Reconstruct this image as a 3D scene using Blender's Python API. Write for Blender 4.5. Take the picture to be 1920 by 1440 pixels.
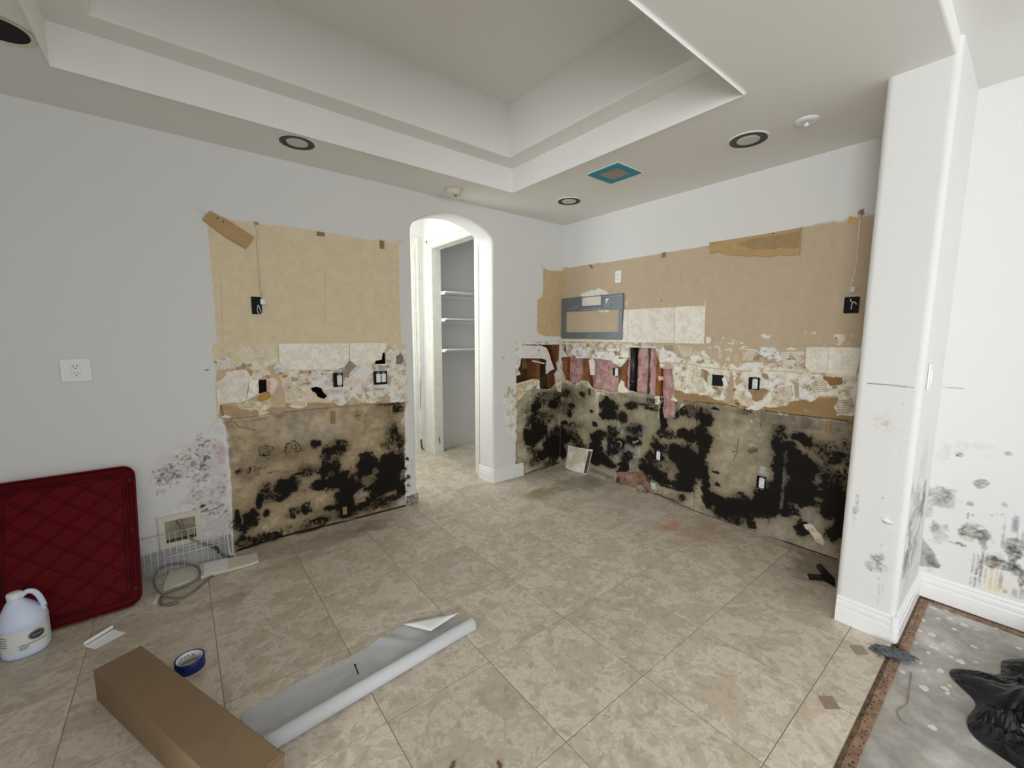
import bpy, bmesh, math, random
import numpy as np
from mathutils import Vector, Matrix, noise as mnoise
random.seed(7); rng = np.random.default_rng(11)
for o in list(bpy.data.objects): bpy.data.objects.remove(o)
SC = bpy.context.scene; COL = SC.collection

# ------------------------------------------------------------------ camera, light, exposure
FPX = 781.634; YAW = 0.896585; PITCH = 0.116782; ROLL = 0.003521
CAM = np.array([-3.219866, -3.176432, 1.430515])
_f = np.array([math.cos(PITCH)*math.cos(YAW), math.cos(PITCH)*math.sin(YAW), -math.sin(PITCH)])
_r = np.cross(_f, [0, 0, 1]); _r /= np.linalg.norm(_r); _u = np.cross(_r, _f)
_r2 = _r*math.cos(ROLL)+_u*math.sin(ROLL); _u2 = -_r*math.sin(ROLL)+_u*math.cos(ROLL)
cd = bpy.data.cameras.new('camera'); cam = bpy.data.objects.new('camera', cd); COL.objects.link(cam)
cd.sensor_width = 36; cd.lens = FPX/1920*36; cd.clip_start = 0.05; cd.clip_end = 60
M = Matrix(((_r2[0], _u2[0], -_f[0], CAM[0]), (_r2[1], _u2[1], -_f[1], CAM[1]), (_r2[2], _u2[2], -_f[2], CAM[2]), (0, 0, 0, 1)))
cam.matrix_world = M; SC.camera = cam

w = bpy.data.worlds.new('world'); SC.world = w; w.use_nodes = True
w.node_tree.nodes['Background'].inputs[0].default_value = (0.75, 0.85, 1, 1)
w.node_tree.nodes['Background'].inputs[1].default_value = 0.3
SC.view_settings.view_transform = 'Standard'; SC.view_settings.look = 'None'
SC.view_settings.gamma = 1; SC.view_settings.use_curve_mapping = False
SC.view_settings.exposure = -0.13

def area(name, loc, rot, sx, sy, power, col=(1, 1, 1)):
    l = bpy.data.lights.new(name, 'AREA'); l.shape = 'RECTANGLE'; l.size = sx; l.size_y = sy; l.energy = power; l.color = col
    o = bpy.data.objects.new(name, l); COL.objects.link(o); o.location = loc; o.rotation_euler = rot; return o
R90 = math.pi/2
area('side_window_daylight', (-8.8, -5.15, 1.62), (0, -R90, 0), 1.7, 1.9, 285, (0.95, 0.975, 1))       # faces +x
area('patio_door_daylight', (-2.3, -6.7, 1.75), (R90, 0, 0), 3.8, 1.6, 76, (0.94, 0.97, 1))          # faces +y
area('hall_ceiling_light', (-1.85, 0.75, 2.86), (0, 0, 0), 0.25, 0.25, 7, (0.99, 1, 1))
area('hall_side_daylight', (-2.17, 0.75, 1.75), (0, -R90, 0), 1.5, 0.8, 20, (0.97, 1, 1))

# ------------------------------------------------------------------ helpers
def ray(x, y): return _f+_r2*(x-960)/FPX+_u2*(720-y)/FPX
def hit(x, y, ax, v):
    d = ray(x, y); return CAM+d*((v-CAM[ax])/d[ax])
def FL(x, y, z=0.0): p = hit(x, y, 2, z); return float(p[0]), float(p[1])

def lin(c):
    c = np.asarray(c, float)/255.; return np.where(c <= .04045, c/12.92, ((c+.055)/1.055)**2.4)

def link(name, me, mat=None, parent=None, smooth=False, **kw):
    o = bpy.data.objects.new(name, me); COL.objects.link(o)
    if mat is not None and len(me.materials) == 0: me.materials.append(mat)
    if parent is not None: o.parent = parent
    if smooth:
        me.polygons.foreach_set('use_smooth', [True]*len(me.polygons))
    for k, v in kw.items(): o[k] = v
    return o
def thing(name, label, cat, loc=(0, 0, 0), rot=(0, 0, 0), group=None):
    o = bpy.data.objects.new(name, None); COL.objects.link(o); o.location = loc; o.rotation_euler = rot
    o.empty_display_size = .05
    o['label'] = label; o['category'] = cat
    if group: o['group'] = group
    return o
def tag(o, label, cat, group=None):
    o['label'] = label; o['category'] = cat
    if group: o['group'] = group
    return o
class MB:
    def __init__(s): s.bm = bmesh.new()
    def box(s, lo, hi, mi=0):
        x0, y0, z0 = lo; x1, y1, z1 = hi
        v = [s.bm.verts.new(p) for p in ((x0, y0, z0), (x1, y0, z0), (x1, y1, z0), (x0, y1, z0), (x0, y0, z1), (x1, y0, z1), (x1, y1, z1), (x0, y1, z1))]
        for f in ((3, 2, 1, 0), (4, 5, 6, 7), (0, 1, 5, 4), (1, 2, 6, 5), (2, 3, 7, 6), (3, 0, 4, 7)):
            s.bm.faces.new([v[i] for i in f]).material_index = mi
        return s
    def prism(s, pts, z0, z1, mi=0):
        n = len(pts); a = [s.bm.verts.new((p[0], p[1], z0)) for p in pts]; b = [s.bm.verts.new((p[0], p[1], z1)) for p in pts]
        s.bm.faces.new(a[::-1]).material_index = mi; s.bm.faces.new(b).material_index = mi
        for i in range(n): s.bm.faces.new((a[i], a[(i+1) % n], b[(i+1) % n], b[i])).material_index = mi
        return s
    def ring(s, po, pi, z0, z1, mi=0):
        n = len(po); V = [[s.bm.verts.new((p[0], p[1], z)) for p in q] for q in (po, pi) for z in (z0, z1)]
        o0, o1, i0, i1 = V
        for i in range(n):
            j = (i+1) % n
            for f in ((o0[i], o0[j], o1[j], o1[i]), (i1[i], i1[j], i0[j], i0[i]), (o1[i], o1[j], i1[j], i1[i]), (i0[i], i0[j], o0[j], o0[i])):
                s.bm.faces.new(f).material_index = mi
        return s
    def lathe(s, prof, n=32, cx=0, cy=0, mi=0, sx=1, sy=1):
        rows = []
        for r, z in prof:
            if r < 1e-5: rows.append([s.bm.verts.new((cx, cy, z))]*n)
            else: rows.append([s.bm.verts.new((cx+sx*r*math.cos(2*math.pi*k/n), cy+sy*r*math.sin(2*math.pi*k/n), z)) for k in range(n)])
        for a, b in zip(rows[:-1], rows[1:]):
            for k in range(n):
                f = []
                for v in (a[k], a[(k+1) % n], b[(k+1) % n], b[k]):
                    if v not in f: f.append(v)
                if len(f) > 2:
                    s.bm.faces.new(f).material_index = mi
        return s
    def tube(s, pts, r, n=8, mi=0, caps=True):
        pts = [Vector(p) for p in pts]; rows = []
        up = Vector((0, 0, 1))
        for i, p in enumerate(pts):
            t = (pts[min(i+1, len(pts)-1)]-pts[max(i-1, 0)]).normalized()
            a = t.cross(up)
            if a.length < .05: a = t.cross(Vector((1, 0, 0)))
            a.normalize(); b = t.cross(a); rr = r[i] if hasattr(r, '__len__') else r
            rows.append([s.bm.verts.new(p+a*rr*math.cos(2*math.pi*k/n)+b*rr*math.sin(2*math.pi*k/n)) for k in range(n)])
        for a, b in zip(rows[:-1], rows[1:]):
            for k in range(n): s.bm.faces.new((a[k], a[(k+1) % n], b[(k+1) % n], b[k])).material_index = mi
        if caps: s.bm.faces.new(rows[0][::-1]).material_index = mi; s.bm.faces.new(rows[-1]).material_index = mi
        return s
    def bevel(s, w, seg=2, ang=30):
        bmesh.ops.recalc_face_normals(s.bm, faces=s.bm.faces)
        ed = [e for e in s.bm.edges if len(e.link_faces) == 2 and e.calc_face_angle(0) > math.radians(ang)]
        bmesh.ops.bevel(s.bm, geom=ed, offset=w, segments=seg, affect='EDGES', profile=.5, clamp_overlap=True)
        return s
    def xf(s, m): s.bm.transform(m); return s
    def mesh(s, name, recalc=True):
        if recalc: bmesh.ops.recalc_face_normals(s.bm, faces=s.bm.faces)
        me = bpy.data.meshes.new(name); s.bm.to_mesh(me); s.bm.free(); return me
    def build(s, name, mat, parent=None, smooth=False, mats=None, **kw):
        me = s.mesh(name)
        if mats:
            for m in mats: me.materials.append(m)
        return link(name, me, mat, parent, smooth, **kw)
def rrect(w, h, r, n=6, cx=0, cy=0):
    out = []
    for (sx, sy, a0) in ((1, 1, 0), (-1, 1, 90), (-1, -1, 180), (1, -1, 270)):
        for k in range(n+1):
            a = math.radians(a0+90*k/n); out.append((cx+sx*(w/2-r)+r*math.cos(a), cy+sy*(h/2-r)+r*math.sin(a)))
    return out
def spline(pts, n=8):
    P = [Vector(p) for p in pts]; P = [P[0]*2-P[1]]+P+[P[-1]*2-P[-2]]; out = []
    for i in range(1, len(P)-2):
        for k in range(n):
            t = k/n; a, b, c, d = P[i-1], P[i], P[i+1], P[i+2]
            out.append(.5*((2*b)+(c-a)*t+(2*a-5*b+4*c-d)*t*t+(-a+3*b-3*c+d)*t**3))
    out.append(P[-2]); return out

# ------------------------------------------------------------------ materials
def nmat(name):
    m = bpy.data.materials.new(name); m.use_nodes = True; return m, m.node_tree, m.node_tree.nodes['Principled BSDF']
def mat(name, col, rough=.6, metal=0, noise=0, nscale=20, bump=0, bscale=60, col2=None, spec=.5, coat=0, detail=5, coord='Object'):
    m, nt, b = nmat(name); c = list(lin(col))+[1] if max(col) > 1 else list(col)+[1]
    b.inputs['Base Color'].default_value = c; b.inputs['Roughness'].default_value = rough; b.inputs['Metallic'].default_value = metal
    b.inputs['Specular IOR Level'].default_value = spec; b.inputs['Coat Weight'].default_value = coat
    tc = nt.nodes.new('ShaderNodeTexCoord')
    if noise or col2 is not None:
        n = nt.nodes.new('ShaderNodeTexNoise'); n.inputs['Scale'].default_value = nscale; n.inputs['Detail'].default_value = detail; n.inputs['Roughness'].default_value = .65
        nt.links.new(tc.outputs[coord], n.inputs['Vector'])
        r = nt.nodes.new('ShaderNodeValToRGB'); r.color_ramp.elements[0].position = .35; r.color_ramp.elements[1].position = .65
        c2 = (list(lin(col2))+[1]) if col2 is not None else [max(0, v*(1-noise)) for v in c[:3]]+[1]
        c1 = c if col2 is not None else [min(1, v*(1+noise)) for v in c[:3]]+[1]
        r.color_ramp.elements[0].color = c2; r.color_ramp.elements[1].color = c1
        nt.links.new(n.outputs['Fac'], r.inputs['Fac']); nt.links.new(r.outputs['Color'], b.inputs['Base Color'])
    if bump:
        n = nt.nodes.new('ShaderNodeTexNoise'); n.inputs['Scale'].default_value = bscale; n.inputs['Detail'].default_value = 4
        nt.links.new(tc.outputs[coord], n.inputs['Vector'])
        bp = nt.nodes.new('ShaderNodeBump'); bp.inputs['Strength'].default_value = bump; bp.inputs['Distance'].default_value = .004
        nt.links.new(n.outputs['Fac'], bp.inputs['Height']); nt.links.new(bp.outputs['Normal'], b.inputs['Normal'])
    return m
PAINT = np.array([.77, .765, .745])
m_paint = mat('wall_paint', tuple(PAINT), .55, bump=.12, bscale=140, coord='Object', spec=.3)
m_ceil = mat('ceiling_paint', (.87, .862, .825), .8, bump=.08, bscale=120, spec=.2)
m_trim = mat('trim_paint', (.86, .86, .85), .35, bump=.03)
m_oldtrim = mat('aged_trim_paint', (226, 225, 214), .5, noise=.06, nscale=9)
m_white = mat('white_plastic', (.86, .87, .88), .35)
m_black = mat('black_plastic', (.012, .012, .013), .45)
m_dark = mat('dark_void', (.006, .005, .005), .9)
m_slot = mat('slot_dark', (.03, .03, .03), .6)
m_stud = mat('stud_wood', (150, 95, 50), .75, col2=(110, 66, 34), nscale=14, bump=.3)
m_backing = mat('backing_board', (105, 82, 56), .85, col2=(70, 52, 36), nscale=6, bump=.2)
m_pink = mat('pink_insulation', (255, 226, 220), .95, col2=(212, 150, 144), nscale=16, bump=1, bscale=60, detail=8)
m_abs = mat('black_pipe', (.012, .013, .014), .3)
m_copper = mat('dark_conduit', (.06, .045, .05), .5)
m_gyp = mat('gypsum', (.74, .72, .68), .9, noise=.1)
m_steel = mat('grey_bracket', (118, 126, 132), .45, .35, noise=.08, nscale=30)
m_stripe = mat('fibreboard', (186, 154, 108), .8, noise=.07, nscale=30, bump=.2)
m_wood = mat('small_wood_block', (150, 122, 84), .8, noise=.12, nscale=40)
m_ambwood = mat('amber_wood', (190, 140, 62), .7, noise=.1)
m_brownstone = mat('brown_stone', (150, 129, 106), .4, noise=.06)
m_cable = mat('cream_cable', (225, 215, 190), .5)
m_grey = mat('grey_hose', (120, 118, 110), .5)
m_wire = mat('coated_wire', (.8, .8, .8), .3, .4)
m_beige = mat('beige_plastic', (216, 212, 194), .5, noise=.04)
m_card = mat('cardboard', (130, 107, 80), .85, noise=.05, nscale=9, bump=.12, bscale=90)
m_paper = mat('white_paper', (.95, .965, .98), .6)
m_red = mat('red_plastic', (.115, .0015, .005), .6, noise=.08, nscale=12, spec=.12)
m_reddk = mat('red_plastic_shaded', (.06, .001, .003), .6, spec=.12)  # darker copy of the red plastic, shade of pockets and grooves in its colour
m_blue = mat('blue_tape', (5, 30, 110), .45)
m_teal = mat('teal_tape', (28, 140, 160), .6)
m_jug = mat('jug_plastic', (.70, .79, .98), .4)
m_label = mat('jug_label', (.78, .80, .78), .5)
m_ink = mat('label_ink', (.05, .06, .065), .5)
m_inkg = mat('label_ink_grey', (.35, .37, .37), .5)
m_bag = mat('black_bag', (.006, .006, .007), .36, spec=.3)
m_tack = mat('tack_strip_wood', (160, 132, 108), .8, col2=(116, 88, 66), nscale=30, bump=.3)
m_rust = mat('rust', (.045, .015, .006), .8)
m_lint = mat('grey_lint', (112, 116, 118), 1, col2=(66, 70, 74), nscale=40, bump=1, bscale=90)
m_pencil = mat('pencil_mark', (.05, .045, .06), .8)
m_lens = mat('lamp_lens', (.62, .61, .58), .5)
m_grille = mat('vent_grille', (176, 167, 155), .7)
m_leaf = mat('dry_leaf', (118, 86, 50), .8)

# wall: vertex albedo + fine noise
def vmat(name, bump=.1, bscale=160, rough=.7):
    m, nt, b = nmat(name); a = nt.nodes.new('ShaderNodeAttribute'); a.attribute_name = 'albedo'
    tc = nt.nodes.new('ShaderNodeTexCoord'); n = nt.nodes.new('ShaderNodeTexNoise'); n.inputs['Scale'].default_value = bscale; n.inputs['Detail'].default_value = 3
    nt.links.new(tc.outputs['Object'], n.inputs['Vector'])
    mr = nt.nodes.new('ShaderNodeMapRange'); mr.inputs[1].default_value = .3; mr.inputs[2].default_value = .7; mr.inputs[3].default_value = .975; mr.inputs[4].default_value = 1.025
    nt.links.new(n.outputs['Fac'], mr.inputs[0])
    vm = nt.nodes.new('ShaderNodeVectorMath'); vm.operation = 'SCALE'
    nt.links.new(a.outputs['Color'], vm.inputs[0]); nt.links.new(mr.outputs[0], vm.inputs['Scale']); nt.links.new(vm.outputs[0], b.inputs['Base Color'])
    bp = nt.nodes.new('ShaderNodeBump'); bp.inputs['Strength'].default_value = bump; bp.inputs['Distance'].default_value = .003
    nt.links.new(n.outputs['Fac'], bp.inputs['Height']); nt.links.new(bp.outputs['Normal'], b.inputs['Normal'])
    b.inputs['Roughness'].default_value = rough; b.inputs['Specular IOR Level'].default_value = .12
    return m
m_wall = vmat('wall_surface')

# travertine
def stone(name, c1, c2, c3, stains=True, scale=7, rough=.42, mot=.75):
    m, nt, b = nmat(name); N = nt.nodes.new; L = nt.links.new
    g = N('ShaderNodeNewGeometry'); oi = N('ShaderNodeObjectInfo')
    off = N('ShaderNodeVectorMath'); off.operation = 'SCALE'; off.inputs['Scale'].default_value = 37
    cx = N('ShaderNodeCombineXYZ'); L(oi.outputs['Random'], cx.inputs[0]); L(oi.outputs['Random'], cx.inputs[2]); L(cx.outputs[0], off.inputs[0])
    ad = N('ShaderNodeVectorMath'); ad.operation = 'ADD'; L(g.outputs['Position'], ad.inputs[0]); L(off.outputs[0], ad.inputs[1])
    n1 = N('ShaderNodeTexNoise'); n1.inputs['Scale'].default_value = scale; n1.inputs['Detail'].default_value = 7; n1.inputs['Roughness'].default_value = .70; n1.inputs['Distortion'].default_value = .55; L(ad.outputs[0], n1.inputs['Vector'])
    n2 = N('ShaderNodeTexNoise'); n2.inputs['Scale'].default_value = scale*4.5; n2.inputs['Detail'].default_value = 6; n2.inputs['Roughness'].default_value = .6; n2.inputs['Distortion'].default_value = .6; L(ad.outputs[0], n2.inputs['Vector'])
    r1 = N('ShaderNodeValToRGB'); e = r1.color_ramp.elements
    e[0].position = .30; e[0].color = list(lin(c2))+[1]; e[1].position = .70; e[1].color = list(lin(c1))+[1]
    k = e.new(.50); k.color = list((lin(c1)*.45+lin(c2)*.55))+[1]
    k = e.new(.535); k.color = list(lin(c3))+[1]
    k = e.new(.56); k.color = list((lin(c1)*.8+lin(c2)*.2))+[1]
    L(n1.outputs['Fac'], r1.inputs['Fac'])
    r2 = N('ShaderNodeValToRGB'); e = r2.color_ramp.elements; e[0].position = .37; e[0].color = (.70, .68, .65, 1); e[1].position = .50; e[1].color = (1, 1, 1, 1); L(n2.outputs['Fac'], r2.inputs['Fac'])
    mx = N('ShaderNodeMix'); mx.data_type = 'RGBA'; mx.blend_type = 'MULTIPLY'; mx.inputs[0].default_value = mot
    L(r1.outputs[0], mx.inputs[6]); L(r2.outputs[0], mx.inputs[7]); cur = mx.outputs[2]
    hv = N('ShaderNodeHueSaturation'); mr = N('ShaderNodeMapRange'); mr.inputs[3].default_value = .90; mr.inputs[4].default_value = 1.08
    L(oi.outputs['Random'], mr.inputs[0]); L(mr.outputs[0], hv.inputs['Value']); L(cur, hv.inputs['Color']); cur = hv.outputs[0]
    if stains:
        n3 = N('ShaderNodeTexNoise'); n3.inputs['Scale'].default_value = 9; n3.inputs['Detail'].default_value = 6; n3.inputs['Roughness'].default_value = .7; L(g.outputs['Position'], n3.inputs['Vector'])
        for (sx, sy, rx, ry, col, amt) in STAINS:
            sub = N('ShaderNodeVectorMath'); sub.operation = 'SUBTRACT'; sub.inputs[1].default_value = (sx, sy, 0); L(g.outputs['Position'], sub.inputs[0])
            dv = N('ShaderNodeVectorMath'); dv.operation = 'MULTIPLY'; dv.inputs[1].default_value = (1/rx, 1/ry, 0); L(sub.outputs[0], dv.inputs[0])
            ln = N('ShaderNodeVectorMath'); ln.operation = 'LENGTH'; L(dv.outputs[0], ln.inputs[0])
            a2 = N('ShaderNodeMath'); a2.operation = 'MULTIPLY_ADD'; a2.inputs[1].default_value = 2.2; L(n3.outputs['Fac'], a2.inputs[0]); L(ln.outputs['Value'], a2.inputs[2])
            m3 = N('ShaderNodeMapRange'); m3.interpolation_type = 'SMOOTHSTEP'; m3.inputs[1].default_value = 1.5; m3.inputs[2].default_value = 2.15; m3.inputs[3].default_value = amt; m3.inputs[4].default_value = 0; L(a2.outputs[0], m3.inputs[0])
            mm = N('ShaderNodeMix'); mm.data_type = 'RGBA'; L(m3.outputs[0], mm.inputs[0]); L(cur, mm.inputs[6]); mm.inputs[7].default_value = list(lin(col))+[1]; cur = mm.outputs[2]
    L(cur, b.inputs['Base Color']); b.inputs['Roughness'].default_value = rough
    bp = N('ShaderNodeBump'); bp.inputs['Strength'].default_value = .12; bp.inputs['Distance'].default_value = .003; L(n2.outputs['Fac'], bp.inputs['Height']); L(bp.outputs[0], b.inputs['Normal'])
    return m
STAINS = []
for (px, py, rx, ry, col, amt) in ((1095, 905, .38, .25, (134, 124, 112), .75), (1015, 925, .28, .12, (150, 128, 92), .7), (1140, 935, .12, .3, (190, 184, 176), .4), (1210, 965, .22, .14, (218, 208, 198), .7), (1262, 985, .16, .07, (200, 140, 105), .65), (1320, 1000, .25, .2, (180, 152, 130), .5),
                                   (1480, 1010, .25, .3, (150, 132, 112), .55), (1545, 1060, .35, .22, (112, 98, 84), .7), (600, 1015, .5, .13, (150, 132, 112), .55), (560, 1050, .25, .08, (165, 140, 115), .5), (420, 1130, .16, .08, (140, 122, 104), .5), (1060, 925, .12, .05, (205, 196, 182), .6), (700, 985, .18, .12, (140, 124, 104), .5)):
    a, b_ = FL(px, py); STAINS.append((a, b_, rx, ry, col, amt))
m_tile = stone('travertine_floor', (214, 203, 185), (192, 178, 158), (222, 212, 198), mot=.66)
m_splash = stone('travertine_splash', (250, 244, 230), (232, 223, 204), (252, 248, 240), stains=False, scale=14, mot=.45)
m_grout = mat('grout', (168, 152, 130), .9, noise=.15, nscale=8)

# concrete with paint drops
def concrete():
    m, nt, b = nmat('bare_concrete'); N = nt.nodes.new; L = nt.links.new; g = N('ShaderNodeNewGeometry')
    n1 = N('ShaderNodeTexNoise'); n1.inputs['Scale'].default_value = 3.5; n1.inputs['Detail'].default_value = 9; n1.inputs['Roughness'].default_value = .68; L(g.outputs['Position'], n1.inputs['Vector'])
    r = N('ShaderNodeValToRGB'); e = r.color_ramp.elements; e[0].position = .32; e[0].color = list(lin((128, 123, 117)))+[1]; e[1].position = .66; e[1].color = list(lin((206, 202, 198)))+[1]
    k = e.new(.5); k.color = list(lin((162, 158, 152)))+[1]; L(n1.outputs['Fac'], r.inputs['Fac'])
    n2 = N('ShaderNodeTexNoise'); n2.inputs['Scale'].default_value = 8; n2.inputs['Detail'].default_value = 3; L(g.outputs['Position'], n2.inputs['Vector'])
    r2 = N('ShaderNodeValToRGB'); r2.color_ramp.elements[0].position = .52; r2.color_ramp.elements[1].position = .7; L(n2.outputs['Fac'], r2.inputs['Fac'])
    mx = N('ShaderNodeMix'); mx.data_type = 'RGBA'; mt = N('ShaderNodeMath'); mt.operation = 'MULTIPLY'; mt.inputs[1].default_value = .5; L(r2.outputs[0], mt.inputs[0]); L(mt.outputs[0], mx.inputs[0]); L(r.outputs[0], mx.inputs[6]); mx.inputs[7].default_value = list(lin((176, 164, 148)))+[1]
    L(mx.outputs[2], b.inputs['Base Color']); b.inputs['Roughness'].default_value = .6
    bp = N('ShaderNodeBump'); bp.inputs['Strength'].default_value = .3; bp.inputs['Distance'].default_value = .004; L(n1.outputs['Fac'], bp.inputs['Height']); L(bp.outputs[0], b.inputs['Normal'])
    return m
m_conc = concrete(); m_drip = mat('paint_drip', (218, 214, 205), .7)

# ------------------------------------------------------------------ wall canvases: real wall grids whose albedo and relief carry the peeled paint, thinset and mould
def vnoise(U, Z, f, seed):
    r = np.random.default_rng(seed); T = r.random((256, 256)).astype(np.float32)
    x = U*f+71.3; y = Z*f+33.7; xi = np.floor(x).astype(int); yi = np.floor(y).astype(int)
    fx = x-xi; fy = y-yi; fx = fx*fx*(3-2*fx); fy = fy*fy*(3-2*fy); xi &= 255; yi &= 255; x1 = (xi+1) & 255; y1 = (yi+1) & 255
    return (T[yi, xi]*(1-fx)+T[yi, x1]*fx)*(1-fy)+(T[y1, xi]*(1-fx)+T[y1, x1]*fx)*fy
def fbm(U, Z, f, seed, oct=4, g=.55):
    s = 0; a = 1; t = 0
    for k in range(oct): s = s+a*vnoise(U, Z, f*2**k, seed+k); t += a; a *= g
    return s/t
def sst(a, b, x): t = np.clip((x-a)/(b-a), 0, 1); return t*t*(3-2*t)
class Canvas:
    lowf = np.array([1., 1., 1.]); speck = 0
    def __init__(s, ax, v, U, Z, k, base, seed=1):
        s.ax, s.v, s.U, s.Z = ax, v, np.asarray(U), np.asarray(Z)
        s.k = np.asarray(k, float)
        s.gu, s.gz = np.meshgrid(s.U, s.Z)
        sh = s.gu.shape; s.col = np.tile(np.asarray(base, float), sh+(1,)); s.h = np.zeros(sh); s.hole = np.zeros(sh, bool); s.d = np.zeros(sh)
        s.paintd = np.zeros(sh, bool)
        nz_ = lambda a: np.clip((a-a.mean())/a.std()*.17+.5, 0, 1)
        s.n1 = nz_(fbm(s.gu, s.gz, 9, seed)); s.n2 = nz_(fbm(s.gu, s.gz, 28, seed+9)); s.n3 = nz_(fbm(s.gu, s.gz, 90, seed+19, 3)); s.low = np.zeros(sh, bool)
        s.wu = (fbm(s.gu, s.gz, 26, seed+29)-.5)*2; s.wz = (fbm(s.gu, s.gz, 26, seed+39)-.5)*2
        s.tr = (0, 0, 1)
    def C(s, c):
        v = lin(c)*s.k; return v*min(1, .82/max(1e-6, v.max()))
    def at(s, x, y):
        x0, y0, sc = s.tr; p = hit(x0+x/sc, y0+y/sc, s.ax, s.v); return p[1-s.ax], p[2]
    def win(s, u0, u1, z0, z1, m=.03):
        a, b = np.searchsorted(s.U, [u0-m, u1+m]); c, d = np.searchsorted(s.Z, [z0-m, z1+m]); return slice(c, d), slice(a, b)
    def mask(s, pts, warp=.006, raw=False):
        P = np.array(pts if raw else [s.at(*p) for p in pts]); W = s.win(P[:, 0].min(), P[:, 0].max(), P[:, 1].min(), P[:, 1].max())
        u = s.gu[W]+s.wu[W]*warp; z = s.gz[W]+s.wz[W]*warp; ins = np.zeros(u.shape, bool)
        for (x1, y1), (x2, y2) in zip(P, np.roll(P, -1, 0)):
            if y1 == y2: continue
            c = ((y1 > z) != (y2 > z)) & (u < (x2-x1)*(z-y1)/(y2-y1)+x1); ins ^= c
        return W, ins
    def P(s, pts, c, warp=.006, var=.05, h=None, a=1, raw=False, clear=False, low=False):
        W, m = s.mask(pts, warp, raw); cc = s.C(c); vv = (1+(s.n2[W]-.5)*2*var*2)[..., None]
        s.col[W] = np.where(m[..., None], s.col[W]*(1-a)+a*cc*vv, s.col[W])
        if h is not None: s.h[W] = np.where(m, h*(.75+.5*s.n2[W]), s.h[W])
        if low: s.low[W] |= m
        elif h is not None and h > 0: s.low[W] &= ~m
        if clear: s.d[W] = np.where(m, 0, s.d[W])
    def cut(s, pts, warp=.006, val=True, c=None):
        W, m = s.mask(pts, warp); s.hole[W] = np.where(m, val, s.hole[W])
        if c is not None: s.P(pts, c, warp)
    def ell(s, x, y, rx, ry):
        u, z = s.at(x, y); u1 = s.at(x-rx, y)[0]; u2 = s.at(x+rx, y)[0]; z1 = s.at(x, y-ry)[1]; z2 = s.at(x, y+ry)[1]
        return u, z, abs(u2-u1)/2, abs(z2-z1)/2
    def dist(s, x, y, rx, ry, rough=.5, skew=0):
        u, z, ru, rz = s.ell(x, y, rx, ry); W = s.win(u-ru*1.6, u+ru*1.6, z-rz*1.6, z+rz*1.6)
        du = (s.gu[W]-u)/ru+s.wu[W]*.55; dz = (s.gz[W]-z)/rz+s.wz[W]*.55
        return W, np.sqrt(du*du+dz*dz)+(s.n1[W]-.5)*rough*.9+(s.n2[W]-.5)*rough*1.1+(s.n3[W]-.5)*rough*.5
    def M(s, L, rough=.7, soft=.5):         # mould density blobs (x,y,rx,ry,strength)
        for q in L:
            x, y, rx, ry, a = q; W, d = s.dist(x, y, rx, ry, rough); s.d[W] = np.maximum(s.d[W], a*sst(1.25, 1.25-soft-.25, d))
    def X(s, L, rough=.7):                  # spared areas
        for (x, y, rx, ry, a) in L:
            W, d = s.dist(x, y, rx, ry, rough); s.d[W] *= 1-a*sst(1.15, .75, d)
    def B(s, L, c, rough=.6, soft=.4, h=None):     # soft stain of colour c
        cc = s.C(c)
        for (x, y, rx, ry, a) in L:
            W, d = s.dist(x, y, rx, ry, rough); t = a*sst(1.1, 1.1-soft, d)
            if s.speck: t = t*np.clip(.62+(s.n3[W]-.5)*3.2*s.speck+(s.n2[W]-.5)*1.2*s.speck, 0, 1.15)
            t = t[..., None]; s.col[W] = s.col[W]*(1-t)+cc*t
            if h is not None: s.h[W] = np.where(d < 1, h, s.h[W])
    def R(s, L):                            # ring spots
        for (x, y, rx, ry, a) in L:
            W, d = s.dist(x, y, rx, ry, .15); t = a*(np.exp(-((d-.9)/.13)**2)+.6*np.exp(-((d-.5)/.12)**2)+.9*np.exp(-(d/.16)**2)+.25*(d < .95)); s.d[W] = np.maximum(s.d[W], t)
    def Ln(s, pts, wd, c, h=None, warp=.002, dens=None):
        P = np.array([s.at(*p) for p in pts]); W = s.win(P[:, 0].min(), P[:, 0].max(), P[:, 1].min(), P[:, 1].max(), wd+.01)
        u = s.gu[W]+s.wu[W]*warp; z = s.gz[W]+s.wz[W]*warp; best = np.full(u.shape, 9.)
        for (x1, y1), (x2, y2) in zip(P[:-1], P[1:]):
            dx, dy = x2-x1, y2-y1; t = np.clip(((u-x1)*dx+(z-y1)*dy)/(dx*dx+dy*dy+1e-12), 0, 1); best = np.minimum(best, np.hypot(u-x1-t*dx, z-y1-t*dy))
        t = sst(wd*.5+.0025, wd*.5-.0015, best)
        if dens is not None: s.d[W] = np.maximum(s.d[W], dens*t); return
        s.col[W] = s.col[W]*(1-t[..., None])+s.C(c)*t[..., None]
        if h is not None: s.h[W] = np.where(best < wd*.5, h, s.h[W])
    def comb(s, a, b, n, wd, c, h=.003, drop=.0):   # n notched-trowel ridges between two edges, a and b are polylines of equal length
        a = np.array(a, float); b = np.array(b, float)
        for i in range(n):
            if drop and random.random() < drop: continue
            t = i/max(1, n-1); s.Ln([tuple(p) for p in a*(1-t)+b*t], wd, c, h)
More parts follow.
